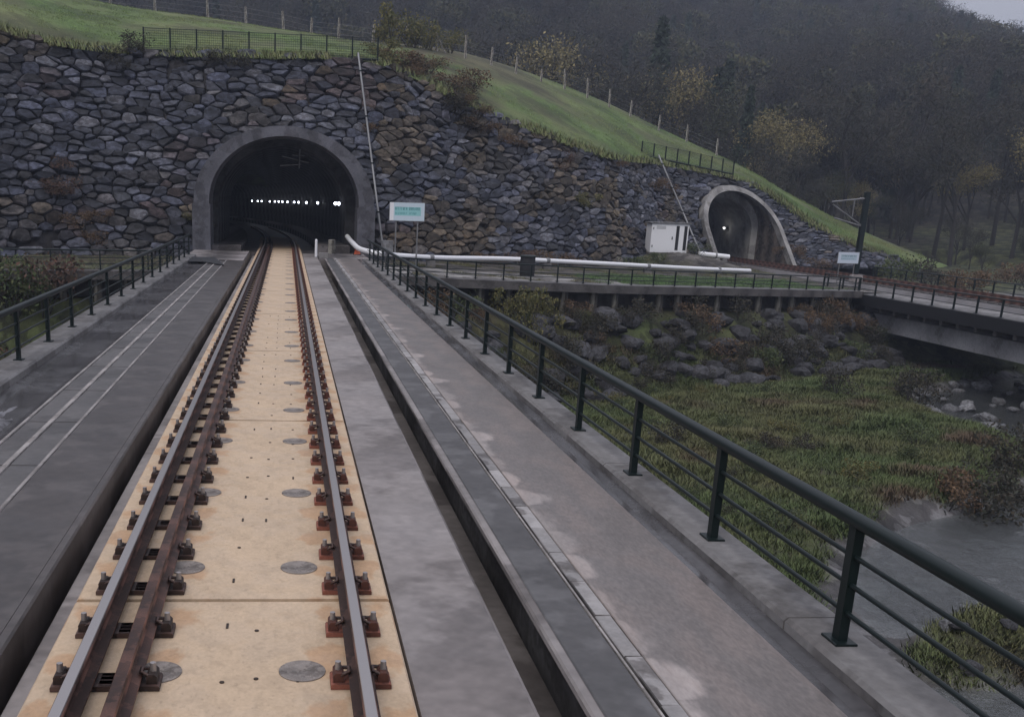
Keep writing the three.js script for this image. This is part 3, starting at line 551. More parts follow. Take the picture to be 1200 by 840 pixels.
// ------------------------------------------------------------------ the other viaduct and its track
{
  const b = thing('viaduct', 'pale concrete girder bridge of the second track, beyond the river', 'viaduct');
  const Z0 = -4, Z1 = 52.6;
  part('girder', sweep([[30.75, -3.25], [37.4, -3.25], [37.4, -2.32], [37.0, -1.75], [31.35, -1.75], [31.3, -2.3], [30.75, -2.42]], [Z0, Z1]), M.girder, b);
  part('deck', sweep([[30.3, -1.745], [37.9, -1.745], [37.9, -1.5], [30.3, -1.5]], [Z0, Z1 + 0.5]), M.kerb, b);
  part('edge_channel', sweep([[30.18, -2.08], [30.29, -2.08], [30.29, -1.52], [30.18, -1.52]], [Z0, Z1]), M.black, b);
  for (let Z = 20; Z < Z1; Z += 1.25) part('bracket', box(30.32, 31.32, -2.3, -1.75, Z, Z + 0.2), M.darkConcrete, b);
  part('ballast_bed', sweep([[32.2, -1.5], [36.2, -1.5], [35.8, -1.3], [32.6, -1.3]], [Z0, 72]), M.bedLeft, b);
  part('abutment', box(30.2, 38.2, -6, -1.76, 52.65, 54.5), M.pile, b);
  part('approach', box(30.4, 38.4, -3, -1.52, 53.2, 72), M.bedLeft, b);
  const alongZ = (x, z0, z1, s) => range(z0, z1, s).map((Z) => [x, -1.5, Z]);
  railing('railing', 'dark railing on the near edge of the girder bridge', [[30.35, -1.5, Z0], [30.35, -1.5, 56]], { posts: alongZ(30.35, 22, 56, 1.6), height: 0.75, rods: [0.25, 0.5], top: 0.03 });
  railing('railing', 'dark railing on the far edge of the girder bridge', [[37.8, -1.5, Z0], [37.8, -1.5, 64]], { posts: alongZ(37.8, 30, 64, 1.6), height: 0.75, rods: [0.25, 0.5], top: 0.03 });
  for (const x of [33.45, 34.95]) { const t = thing('running_rail', x < 34 ? 'rail of the second track on the side of the terrace railing' : 'rail of the second track on the side of the tall dark mast', 'rail');
    part('rail_body', box(x - 0.035, x + 0.035, -1.22, -1.06, Z0, 100), M.rust, t); part('rail_foot', box(x - 0.07, x + 0.07, -1.25, -1.219, Z0, 100), M.rust, t); }
  const sl = box(-1.25, 1.25, -1.36, -1.245, -0.13, 0.13); for (let Z = 30; Z < 84; Z += 0.75) { const s = single('sleeper', sl, M.darkConcrete, 'dark sleeper under the second track', 'sleeper', 'sleepers of the second track'); s.position.set(34.2, 0, -Z); }
}

// ------------------------------------------------------------------ pipes, boxes, signs, mast
{
  const pts = [[3.3, 0.72, 51.4], [3.45, 0.5, 49.4], [3.75, 0.3, 47.4], [4.6, 0.2, 46.2], [7, 0.0, 48], [11.7, -0.2, 52], [17.9, -0.5, 55.2], [24, -0.85, 59], [28.7, -1.08, 62]].map(([a, b, c]) => P(a, b, c));
  const t = thing('white_pipe', 'long white pipe running along the terrace on low blocks', 'pipe');
  part('tube', new THREE.TubeGeometry(new THREE.CatmullRomCurve3(pts, false, 'centripetal'), 160, 0.115, 14), M.white, t);
  for (const [X, Z, Y] of [[7, 48, 0], [13.8, 53.2, -0.29], [20.4, 56.7, -0.65], [26, 60.3, -0.94]]) { part('collar', bar(P(X - 0.1, Y, Z - 0.06), P(X + 0.1, Y, Z + 0.06), 0.14, 14), M.galv, t); part('support_block', box(X - 0.2, X + 0.2, terraceY(X) - 0.1, Y - 0.13, Z - 0.15, Z + 0.15), M.kerb, t); }
  part('end_cap', new THREE.SphereGeometry(0.118, 12, 8).translate(28.7, -1.08, -62), M.white, t);
}
{
  const t = thing('white_pipe', 'short white pipe lying beside the slanting tunnel mouth', 'pipe', [28.2, -0.42, 66.5]);
  part('tube', bar(new THREE.Vector3(-1.05, 0.08, 0), new THREE.Vector3(1.05, -0.08, 0), 0.16, 14), M.white, t);
  part('collar', bar(new THREE.Vector3(0.1, -0.01, 0), new THREE.Vector3(0.2, -0.02, 0), 0.19, 14), M.galv, t);
  for (const x of [-0.7, 0.75]) part('support_block', new THREE.BoxGeometry(0.3, 0.9, 0.3).translate(x, -0.6, 0), M.kerb, t);
}
function slopePipe(a, b, label) { // light drain pipe laid down the stones
  const t = thing('drain_pipe', label, 'pipe'); const A = P(...a), B = P(...b), n = new THREE.Vector3(0, 0.25, 0.35); A.add(n); B.add(n);
  part('tube', bar(A, B, 0.055, 8), M.galv, t);
  for (const f of [0.1, 0.35, 0.6, 0.85]) { const p = A.clone().lerp(B, f); part('clamp', new THREE.BoxGeometry(0.2, 0.06, 0.2).translate(p.x, p.y, p.z), M.steelDark, t); }
}
slopePipe([3.95, 9.5, 57], [4.9, 0.3, 50.4], 'thin pale pipe down the stones beside the straight tunnel mouth');
slopePipe([27.3, 5.9, 76.6], [28.6, -0.6, 70.2], 'thin pale pipe down the stones above the white cabinet');
{
  const d = thing('drum', 'black drum with a flat lid beside the white pipe', 'drum', [11.1, terraceY(11.1), 46]);
  part('shell', new THREE.LatheGeometry([[0, 0], [0.3, 0], [0.33, 0.04], [0.335, 0.3], [0.35, 0.32], [0.335, 0.34], [0.335, 0.6], [0.35, 0.62], [0.335, 0.64], [0.33, 0.86]].map(([x, y]) => new THREE.Vector2(x, y)), 24), M.black, d);
  part('lid', new THREE.LatheGeometry([[0.0, 0.94], [0.3, 0.93], [0.37, 0.9], [0.37, 0.85], [0.33, 0.85]].map(([x, y]) => new THREE.Vector2(x, y)), 24), M.steelDark, d);
}
{
  const c = thing('equipment_cabinet', 'white cabinet with dark door slots at the foot of the stones', 'cabinet', [24.6, -0.35, 65.6]);
  part('body', cbox(-1.2, 1.2, 0.1, 1.88, -0.5, 0.5, 0.04), M.white, c); part('plinth', box(-1.25, 1.25, -0.9, 0.098, -0.55, 0.55), M.kerb, c);
  part('roof', cbox(-1.3, 1.3, 1.885, 1.96, -0.6, 0.6, 0.03), M.galv, c);
  for (const x of [0.5, 1.02]) part('door_slot', box(x - 0.1, x + 0.1, 0.25, 1.75, -0.516, -0.505), M.black, c);
  for (const y of [1.55, 1.62, 1.69]) part('vent_slat', box(-0.9, -0.3, y, y + 0.025, -0.522, -0.513), M.galv, c);
  part('door_handle', box(0.14, 0.2, 0.9, 1.08, -0.54, -0.513), M.steelDark, c); for (const y of [0.4, 1.5]) part('hinge', box(-1.12, -1.06, y, y + 0.14, -0.525, -0.506), M.galv, c);
  part('door_panel', box(-1.1, 0.3, 0.2, 1.8, -0.512, -0.504), M.white, c);
}
{
  const c = thing('junction_box', 'small grey box standing by the pipe and signboard', 'box', [4.75, 0.02, 45.9]);
  part('body', cbox(-0.25, 0.25, 0.28, 0.74, -0.16, 0.16, 0.02), M.galv, c); part('leg', box(-0.06, 0.06, -0.45, 0.278, -0.06, 0.06), M.galv, c); part('lid', cbox(-0.27, 0.27, 0.742, 0.775, -0.18, 0.18, 0.01), M.galv, c);
}
{ // signs: rows of lettering too small and blurred to read in the photograph
  const sign = (w, h, line1, line2, seed, cols) => {
    const cv = document.createElement('canvas'); cv.width = 512; cv.height = Math.round(512 * h / w); const x = cv.getContext('2d'), r = rng(seed), H = cv.height;
    x.fillStyle = cols[0]; x.fillRect(0, 0, 512, H); x.fillStyle = cols[1]; x.fillRect(72, H * 0.24, 388, H * 0.48);
    const row = (y, hh, words, col) => { x.fillStyle = col; for (const [a, b] of words) { let p = a; while (p < b) { const k = r(); x.fillRect(p, y, 5, hh); if (k < 0.7) x.fillRect(p, y + (k < 0.35 ? 0 : hh - 5), 14, 5); if (k > 0.3) x.fillRect(p, y + hh * 0.45, 13, 5); if (k > 0.5) x.fillRect(p + 11, y, 5, hh); p += 23; } } };
    row(H * 0.24, H * 0.17, line1, cols[2]); row(H * 0.53, H * 0.12, line2, cols[3]);
    const t = new THREE.CanvasTexture(cv); t.colorSpace = THREE.SRGBColorSpace; return std({ map: t, roughness: 0.5 });
  };
  const face = (w, h, m, p, z = 0.022) => part('face', new THREE.PlaneGeometry(w, h).translate(0, 0, z), m, p);
  const s = thing('signboard', 'pale board with teal lettering on two posts by the tunnel mouth', 'sign', [5.7, -0.37, 47]);
  const bd = part('board', new THREE.BoxGeometry(1.6, 0.82, 0.04).translate(0, 2.4, 0), M.galv, s); face(1.56, 0.78, sign(1.56, 0.78, [[78, 250], [285, 440]], [[78, 260], [290, 400]], 4, ['#c3d2dc', '#8fc4c6', '#2f6d73', '#4f9296']), bd).position.y = 2.4;
  part('band', new THREE.BoxGeometry(0.17, 0.77, 0.006).translate(-0.69, 2.4, 0.0265), M.white, bd);
  for (const x of [-0.48, 0.5]) part('post', new THREE.CylinderGeometry(0.035, 0.035, 2.4, 10).translate(x, 0.95, -0.058), M.galv, s);
  const q = thing('signboard', 'small pale board beside the tall dark mast', 'sign', [32.65, -1.5, 58]);
  const b2 = part('board', new THREE.BoxGeometry(1.28, 0.66, 0.04).translate(0, 1.53, 0), M.galv, q); face(1.24, 0.62, sign(1.24, 0.62, [[80, 430]], [[80, 380]], 9, ['#c2cbd8', '#a9bcc8', '#53737b', '#7f98a2']), b2).position.y = 1.53;
  for (const x of [-0.45, 0.45]) part('post', new THREE.CylinderGeometry(0.03, 0.03, 1.9, 8).translate(x, 0.7, -0.052), M.galv, q);
  const k = thing('relay_box', 'small pinkish grey box under the small pale board', 'box', [32.95, -1.5, 57.4]);
  part('body', cbox(-0.3, 0.3, 0.05, 0.6, -0.2, 0.2, 0.03), concrete(0.5, 0.45, 0.44, 1.1), k); part('leg', box(-0.2, 0.2, -0.1, 0.049, -0.12, 0.12), M.kerb, k);
}
{
  const m = thing('catenary_mast', 'tall dark mast with pale cantilever arm beside the second track', 'mast', [37.75, -1.5, 66]); m.scale.setScalar(1.05);
  const q = (x, y, z = 0) => new THREE.Vector3(x, y, z);
  part('pole', cbox(-0.14, 0.14, -0.1, 5.1, -0.14, 0.14, 0.03), M.steelDark, m); part('foundation', box(-0.4, 0.4, -0.4, 0.12, -0.4, 0.4), M.kerb, m);
  part('top_tube', bar(q(-0.1, 4.7), q(-2.2, 4.45), 0.045), M.galv, m); part('lower_tube', bar(q(-0.1, 3.05), q(-1.9, 3.5), 0.045), M.galv, m);
  part('diagonal_tube', bar(q(-0.1, 3.1), q(-2.1, 4.3), 0.04), M.galv, m); part('drop_tube', bar(q(-0.75, 4.62), q(-0.75, 3.6), 0.035), M.galv, m);
  part('insulator', new THREE.LatheGeometry([[0.03, 0], [0.09, 0.04], [0.03, 0.08], [0.09, 0.12], [0.03, 0.16], [0.09, 0.2], [0.03, 0.24]].map(([x, y]) => new THREE.Vector2(x, y)), 12).rotateZ(Math.PI / 2).translate(-0.2, 4.68, 0), M.galv, m);
}
{ // small things round the tunnel mouth
  const w = thing('marker_post', 'short white marker post beside the track', 'post', [1.66, -0.05, 47]);
  part('tube', new THREE.CylinderGeometry(0.055, 0.06, 0.72, 12).translate(0, 0.37, 0), M.white, w); part('cap', new THREE.SphereGeometry(0.057, 12, 6, 0, Math.PI * 2, 0, Math.PI / 2).translate(0, 0.73, 0), M.white, w);
  const w2 = thing('marker_post', 'lower thick grey bollard behind the white marker post', 'post', [2.45, 0.0, 49]);
  part('tube', new THREE.CylinderGeometry(0.17, 0.19, 0.62, 14).translate(0, 0.3, 0), M.pile, w2); part('cap', new THREE.CylinderGeometry(0.15, 0.18, 0.04, 14).translate(0, 0.63, 0), M.pile, w2);
  const c = thing('traffic_cone', 'small orange cone under the bend of the white pipe', 'cone', [3.62, 0.006, 48.6]);
  part('cone', new THREE.LatheGeometry([[0.16, 0.03], [0.15, 0.05], [0.035, 0.46], [0, 0.47]].map(([x, y]) => new THREE.Vector2(x, y)), 16), std({ color: C(0.6, 0.10, 0.03), roughness: 0.6 }), c); part('base', new THREE.BoxGeometry(0.38, 0.03, 0.38).translate(0, 0.016, 0), M.black, c);
  // flat black plate painting in the dark of an open pit at the gutter end
  const sh = new THREE.Shape([[-3.45, 40.6], [-2.9, 40.7], [-1.98, 39.0], [-2.62, 43.6], [-3.45, 43.4]].map(([a, b]) => new THREE.Vector2(a, b)));
  const g = new THREE.ExtrudeGeometry(sh, { depth: 0.03, bevelEnabled: false }).rotateX(-Math.PI / 2).translate(0, 0.014, 0);
  single('dark_pit_plate', g, M.black, 'flat black plate painted as the dark pit at the gutter end', 'plate');
  const g2 = thing('concrete_block', 'pale low block at the end of the cable channel', 'block', [1.95, 0.006, 45.7]); part('body', cbox(-0.2, 0.25, -0.05, 0.2, -0.15, 0.25, 0.03), M.kerb, g2);
}
// ------------------------------------------------------------------ fences above the tunnels
function meshFence(x0, x1, n, y, zf, label, yf) {
  const t = thing('mesh_fence', label, 'fence');
  const at = (k) => { const X = lerp(x0, x1, k / n); return [X, yf(X), zf(X)]; };
  for (let k = 0; k <= n; k++) { const [X, Y, Z] = at(k); part('post', box(X - 0.04, X + 0.04, Y - 0.25, Y + y, Z - 0.03, Z + 0.03), M.steelDark, t); }
  for (let k = 0; k < n; k++) { const A = at(k), B = at(k + 1), gs = [];
    for (let h = 0; h <= 8; h++) gs.push(bar(P(A[0], A[1] + 0.08 + h * (y - 0.12) / 8, A[2]), P(B[0], B[1] + 0.08 + h * (y - 0.12) / 8, B[2]), h % 8 ? 0.006 : 0.014, 4));
    for (let s = 1; s < 14; s++) { const f = s / 14; gs.push(bar(P(lerp(A[0], B[0], f), lerp(A[1], B[1], f) + 0.08, lerp(A[2], B[2], f)), P(lerp(A[0], B[0], f), lerp(A[1], B[1], f) + y - 0.04, lerp(A[2], B[2], f)), 0.005, 4)); }
    part('mesh_panel', merge(gs), M.steelDark, t);
    part('base_rail', bar(P(A[0], A[1] - 0.03, A[2]), P(B[0], B[1] - 0.03, B[2]), 0.07, 6), M.steelDark, t); }
}
meshFence(-7, 5, 9, 1.05, (X) => 57.0 + 0.02 * X, 'dark wire mesh fence on the meadow edge over the straight tunnel', () => 9.55);
meshFence(26.4, 34.9, 8, 0.95, (X) => lerp(77.4, 80.6, (X - 26.4) / 8.5), 'dark green wire mesh fence above the slanting tunnel mouth', (X) => lerp(6.2, 5.15, (X - 26.4) / 8.5));
function hillHit(X, Z) { // height of the meadow at X, Z, found on its own grid
  let best = 1e9, y = 0; for (let i = 0; i <= 120; i++) for (let j = 0; j <= 14; j++) { const p = hillPoint(i / 120, j / 12), d = (p.x - X) ** 2 + (p.z - Z) ** 2; if (d < best) { best = d; y = p.y; } } return y;
}
{
  const t = thing('post_and_wire_fence', 'weathered wooden post and wire fence along the meadow ridge', 'fence'), r = rng(91);
  const line = [[-15, 77.5], [-9, 79], [-5.4, 80.2], [0, 80.5], [4, 80.5], [9, 80], [13.5, 81], [18, 84], [23, 88], [30, 92], [36, 94], [41, 92]], tops = [];
  for (let i = 0; i + 1 < line.length; i++) { const n = Math.max(1, Math.round(Math.hypot(line[i + 1][0] - line[i][0], line[i + 1][1] - line[i][1]) / 2.6));
    for (let k = 0; k < n; k++) { const X = lerp(line[i][0], line[i + 1][0], k / n), Z = lerp(line[i][1], line[i + 1][1], k / n), Y = hillHit(X, Z), h = 1.1 + r() * 0.35;
      const b = P(X, Y - 0.2, Z), e = P(X + (r() - 0.5) * 0.16, Y + h, Z + (r() - 0.5) * 0.1); part('post', bar(b, e, 0.095, 7, 0.08), M.wood, t); tops.push(P(X, Y, Z));
      if (r() < 0.16) part('brace', bar(P(X + 0.7, Y - 0.1, Z), P(X, Y + h * 0.8, Z), 0.055, 6), M.wood, t); } }
  for (const h of [0.35, 0.7, 1.02]) part('wire', merge(tops.slice(1).map((p, i) => bar(tops[i].clone().add(new THREE.Vector3(0, h, 0)), p.clone().add(new THREE.Vector3(0, h, 0)), 0.008, 4))), M.galv, t);
}
// ------------------------------------------------------------------ vegetation
function leafCloud(r, n, place, size, colour, thin = 0.5) {       // n small faces spread through a volume
  const pos = [], col = [], nor = [], q = new THREE.Quaternion(), e = new THREE.Euler(), a = new THREE.Vector3();
  for (let i = 0; i < n; i++) {
    const p = place(r), s = size * (0.6 + r() * 0.9), c = colour(r, p); e.set(r() * 6.28, r() * 6.28, r() * 6.28); q.setFromEuler(e);
    const quad = [[-1, 0], [0, -thin], [1, 0], [0, thin]].map(([x, y]) => a.clone().set(x * s, y * s, 0.15 * s * x * y).applyQuaternion(q).add(p)), nn = a.clone().set(0, 0, 1).applyQuaternion(q);
    for (const k of [0, 1, 2, 0, 2, 3]) { pos.push(quad[k].x, quad[k].y, quad[k].z); col.push(...c); nor.push(nn.x, nn.y, nn.z); }
  }
  const g = new THREE.BufferGeometry(); g.setAttribute('position', new THREE.Float32BufferAttribute(pos, 3)); g.setAttribute('normal', new THREE.Float32BufferAttribute(nor, 3)); g.setAttribute('color', new THREE.Float32BufferAttribute(col, 3)); return g;
}
function treeGeo(seed, kind, detail = 1) {
  const r = rng(seed), limbs = [], tips = [], V = (x, y, z) => new THREE.Vector3(x, y, z), H = 9 + r() * 3;
  if (kind === 'conifer') {
    limbs.push(bar(V(0, 0, 0), V(0, H * 1.15, 0), 0.17, 6, 0.03));
    const g = leafCloud(r, Math.round(2600 * detail), (q) => { const t = Math.pow(q(), 0.8), y = H * (0.12 + t * 1.03), R = (1 - t) * 2.1 * (0.75 + 0.25 * Math.sin(y * 5.3)) + 0.15, a = q() * 6.28, d = R * Math.sqrt(q()); return V(Math.cos(a) * d, y - d * 0.3, Math.sin(a) * d); }, detail < 1 ? 0.32 : 0.22, (q) => { const v = 0.6 + q() * 0.7; return [0.030 * v, 0.045 * v, 0.028 * v]; }, 0.4);
    return { trunk: merge(limbs), crown: g };
  }
  const grow = (a, dir, len, rad, depth) => {
    const b = a.clone().addScaledVector(dir, len); limbs.push(bar(a, b, rad, depth ? 4 : 6, rad * 0.62)); tips.push([b, depth]);
    if (depth >= 3) return;
    const n = depth === 0 ? 5 : 3;
    for (let i = 0; i < n; i++) { const d = dir.clone().multiplyScalar(1.0).add(V((r() - 0.5) * 1.7, (r() - 0.25) * 0.9, (r() - 0.5) * 1.7)).normalize(); grow(depth === 0 ? a.clone().addScaledVector(dir, len * (0.55 + 0.45 * (i + 1) / n)) : b, d, len * (depth === 0 ? 0.5 : 0.62) * (0.8 + r() * 0.4), rad * 0.55, depth + 1); }
  };
  grow(V(0, 0, 0), V((r() - 0.5) * 0.12, 1, (r() - 0.5) * 0.12).normalize(), H * 0.48, 0.2, 0);
  const fine = tips.filter(([, d]) => d >= 2);
  const pal = kind === 'yellow' ? [[0.19, 0.155, 0.06], [0.12, 0.105, 0.045], [0.23, 0.19, 0.085]] : kind === 'green' ? [[0.045, 0.052, 0.024], [0.068, 0.066, 0.027], [0.036, 0.04, 0.022]] : [[0.036, 0.033, 0.024], [0.03, 0.03, 0.023], [0.045, 0.038, 0.026], [0.034, 0.036, 0.025]];
  const n = Math.round((kind === 'bare' ? 2600 : 6000) * detail);
  const crown = leafCloud(r, n, (q) => { const [p] = fine[Math.floor(q() * fine.length)]; return p.clone().add(V((q() + q() - 1) * 1.3, (q() + q() - 1) * 1.1, (q() + q() - 1) * 1.3)); }, (kind === 'bare' ? 0.24 : 0.22) * (detail < 1 ? 0.95 : kind === 'bare' ? 0.8 : 0.42), (q) => { const c = pal[Math.floor(q() * pal.length)], v = 0.7 + q() * 0.6; return c.map((k) => k * v); }, kind === 'bare' ? 0.16 : 0.5);
  return { trunk: merge(limbs), crown };
}
const treeKinds = {
  bare: ['bare_tree', 'bare brown tree at the edge of the wood behind the meadow', 'brown trees along the wood edge'],
  yellow: ['autumn_tree', 'tree with yellow autumn leaves at the edge of the wood', 'yellow trees along the wood edge'],
  green: ['leafy_tree', 'dull green leafy tree at the edge of the wood', 'green trees along the wood edge'],
  conifer: ['conifer', 'dark narrow conifer standing among the bare trees', 'dark conifers along the wood edge'],
};
const treeBank = {}; { let s = 300; for (const k of Object.keys(treeKinds)) treeBank[k] = [0, 1, 2, 3].map(() => treeGeo(s++, k)); }
const treeProto = {};
function plantTree(kind, X, Y, Z, scale, v, turn, own) {
  const key = kind + v, [name, label, group] = treeKinds[kind];
  let t;
  if (!treeProto[key]) { t = thing(name, label, 'tree', [0, 0, 0], group); part('trunk', treeBank[kind][v].trunk, M.bark, t); part('crown', treeBank[kind][v].crown, M.leaf, t); treeProto[key] = t; }
  else { t = treeProto[key].clone(); t.name = numbered(name); scene.add(t); }
  t.position.set(X, Y, -Z); t.rotation.y = turn; t.scale.setScalar(scale); t.userData = {}; tag(t, own ?? label, 'tree', own ? undefined : group); return t;
}
const landY = (X, Z) => Math.max(mountainY(X, Z), X < 62 && Z < 130 ? -3.5 : -99);
{
  const r = rng(404);
  // yellow and green trees that stand out of the edge of the wood
  for (const [X, Z, top, kind, own] of [[31.5, 124, 21, 'yellow'], [27, 128, 19, 'green'], [44, 124, 18, 'yellow'], [47, 122, 15, 'green'], [52.5, 111, 12.4, 'yellow', 'broad yellow tree above the slanting tunnel mouth'], [51, 113, 10, 'green'], [56, 105, 6.8, 'green'], [58, 104, 5.5, 'yellow'], [63, 108, 4, 'green'], [44.6, 128, 24.5, 'conifer', 'tallest dark conifer, rising over the yellow trees behind the meadow'], [52, 128, 21.5, 'conifer'], [54.5, 131, 20.5, 'conifer'], [24, 122, 22, 'bare'], [36, 120, 17, 'bare'], [40, 118, 15, 'bare'], [17, 116, 19, 'bare'], [49, 117, 13, 'bare'], [56, 113, 13, 'bare'], [60, 112, 12, 'bare'], [64, 114, 12, 'bare'], [68, 118, 11, 'bare'], [61, 100, 3, 'bare'], [66, 98, 2.4, 'bare'], [70, 94, 2.2, 'green'], [62, 90, 1.2, 'bare'], [67, 86, 1.2, 'bare'], [72, 90, 2.2, 'bare'], [75, 100, 3, 'green'], [79, 106, 4, 'bare'], [83, 98, 3.2, 'bare'], [59, 84, 0.4, 'green'], [64, 80, 0.6, 'bare'], [69, 80, 1.5, 'bare'], [74, 84, 2, 'bare']]) {
    const y = Z < 103 ? Math.min(landY(X, Z), -3) : landY(X, Z); plantTree(kind, X, y, Z, (top - y) / (kind === 'conifer' ? 12 : 11.2), Math.floor(r() * 4), r() * 6.28, own);
  }
  for (let k = 0; k < 75; k++) { const az = lerp(-17, 41, (k + r()) / 75) * Math.PI / 180, D = 112 + r() * 44, X = Math.sin(az) * D, Z = Math.cos(az) * D; const q = r();
    plantTree(q < 0.62 ? 'bare' : q < 0.78 ? 'conifer' : q < 0.93 ? 'green' : 'yellow', X, landY(X, Z) - 0.3, Z, 0.85 + r() * 0.5 + (X < 30 ? 0.25 : 0), Math.floor(r() * 4), r() * 6.28); }
  // the far wood, one mass
  const far = [['bare', 0.5], ['bare', 0.2], ['green', 0.13], ['conifer', 0.17]].map(([k, w], i) => { const t = treeGeo(900 + i, k, 0.9), tr = clean(t.trunk); plain(tr, [0.035, 0.032, 0.028]); tr.deleteAttribute('uv'); return { g: mergeGeometries([tr, clean(t.crown)]), w, list: [] }; });
  for (let k = 0; k < 5200; k++) { const az = (-19 + 62 * r()) * Math.PI / 180, D = Math.sqrt(lerp(128 * 128, 352 * 352, r())), X = Math.sin(az) * D, Z = Math.cos(az) * D; let q = r(), f = far[0]; for (const o of far) { if (q < o.w) { f = o; break; } q -= o.w; }
    if (X > 66 && D < 165 && fbm(X * 0.05, Z * 0.05, 4, 12) > -0.12) continue;
    f.list.push([X, mountainY(X, Z) - 0.4, Z, 0.75 + r() * 0.6, r() * 6.28, 0.75 + r() * 0.5, r()]); }
  const names = ['brown leafless wood covering the mountainside', 'paler leafless trees mixed into the mountainside wood', 'dull green trees mixed into the mountainside wood', 'dark conifers mixed into the mountainside wood'], o = new THREE.Object3D();
  far.forEach((f, i) => { const im = new THREE.InstancedMesh(f.g, M.leaf, f.list.length); f.list.forEach(([X, Y, Z, s, a, v, w], k) => { o.position.set(X, Y, -Z); o.rotation.set(0, a, 0); o.scale.set(s, s * (0.9 + v * 0.2), s); o.updateMatrix(); im.setMatrixAt(k, o.matrix); im.setColorAt(k, C(v * (1 + 0.12 * w), v, v * (1 - 0.1 * w))); });
    im.name = numbered('far_wood'); im.userData = { kind: 'stuff', label: names[i], category: 'wood' }; im.castShadow = im.receiveShadow = true; scene.add(im); });
}
// shrubs: low clouds of leaves on stems
const shrubBank = {};
{
  const pal = { brown: [[0.11, 0.07, 0.04], [0.08, 0.055, 0.035], [0.14, 0.085, 0.045]], red: [[0.115, 0.06, 0.042], [0.085, 0.052, 0.038], [0.075, 0.055, 0.038]], green: [[0.06, 0.085, 0.03], [0.045, 0.06, 0.025], [0.085, 0.095, 0.035]], yellow: [[0.15, 0.13, 0.045], [0.115, 0.11, 0.04], [0.085, 0.09, 0.033]], dark: [[0.03, 0.032, 0.022], [0.045, 0.04, 0.028], [0.055, 0.045, 0.03]] };
  let s = 700;
  for (const k of Object.keys(pal)) shrubBank[k] = [0, 1].map(() => { const r = rng(s++), V = (x, y, z) => new THREE.Vector3(x, y, z), lobes = []; for (let i = 0; i < 7; i++) lobes.push([V((r() - 0.5) * 1.1, 0.25 + r() * 0.55, (r() - 0.5) * 1.1), 0.22 + r() * 0.22]);
    const stems = lobes.map(([p]) => bar(V((r() - 0.5) * 0.15, -0.15, (r() - 0.5) * 0.15), p, 0.018, 4, 0.008));
    return { stems: merge(stems), foliage: leafCloud(r, 1000, (q) => { const [p, R] = lobes[Math.floor(q() * lobes.length)]; const d = V(q() - 0.5, q() - 0.5, q() - 0.5).normalize().multiplyScalar(R * Math.pow(q(), 0.4)); return p.clone().add(d); }, 0.04, (q) => { const c = pal[k][Math.floor(q() * 3)], v = 0.65 + q() * 0.7; return c.map((x) => x * v); }, 0.45) }; });
}
const shrubProto = {}, kindWord = { brown: 'dry brown', red: 'reddish brown', green: 'low green', yellow: 'yellowish', dark: 'dark leafy' };
function shrub(kind, X, Y, Z, sc, label, group, r, sy = 1) {
  if (label.startsWith('*')) { label = kindWord[kind] + label.slice(1); group = kindWord[kind] + ' ' + group; }
  const v = r() < 0.5 ? 0 : 1, key = kind + v; let t;
  if (!shrubProto[key]) { t = thing('shrub', label, 'shrub', [0, 0, 0], group); part('stems', shrubBank[kind][v].stems, M.bark, t); part('foliage', shrubBank[kind][v].foliage, M.leaf, t); shrubProto[key] = t; }
  else { t = shrubProto[key].clone(); t.name = numbered('shrub'); scene.add(t); t.userData = {}; tag(t, label, 'shrub', group); }
  t.position.set(X, Y, -Z); t.rotation.y = r() * 6.28; t.scale.set(sc, sc * sy, sc);
}
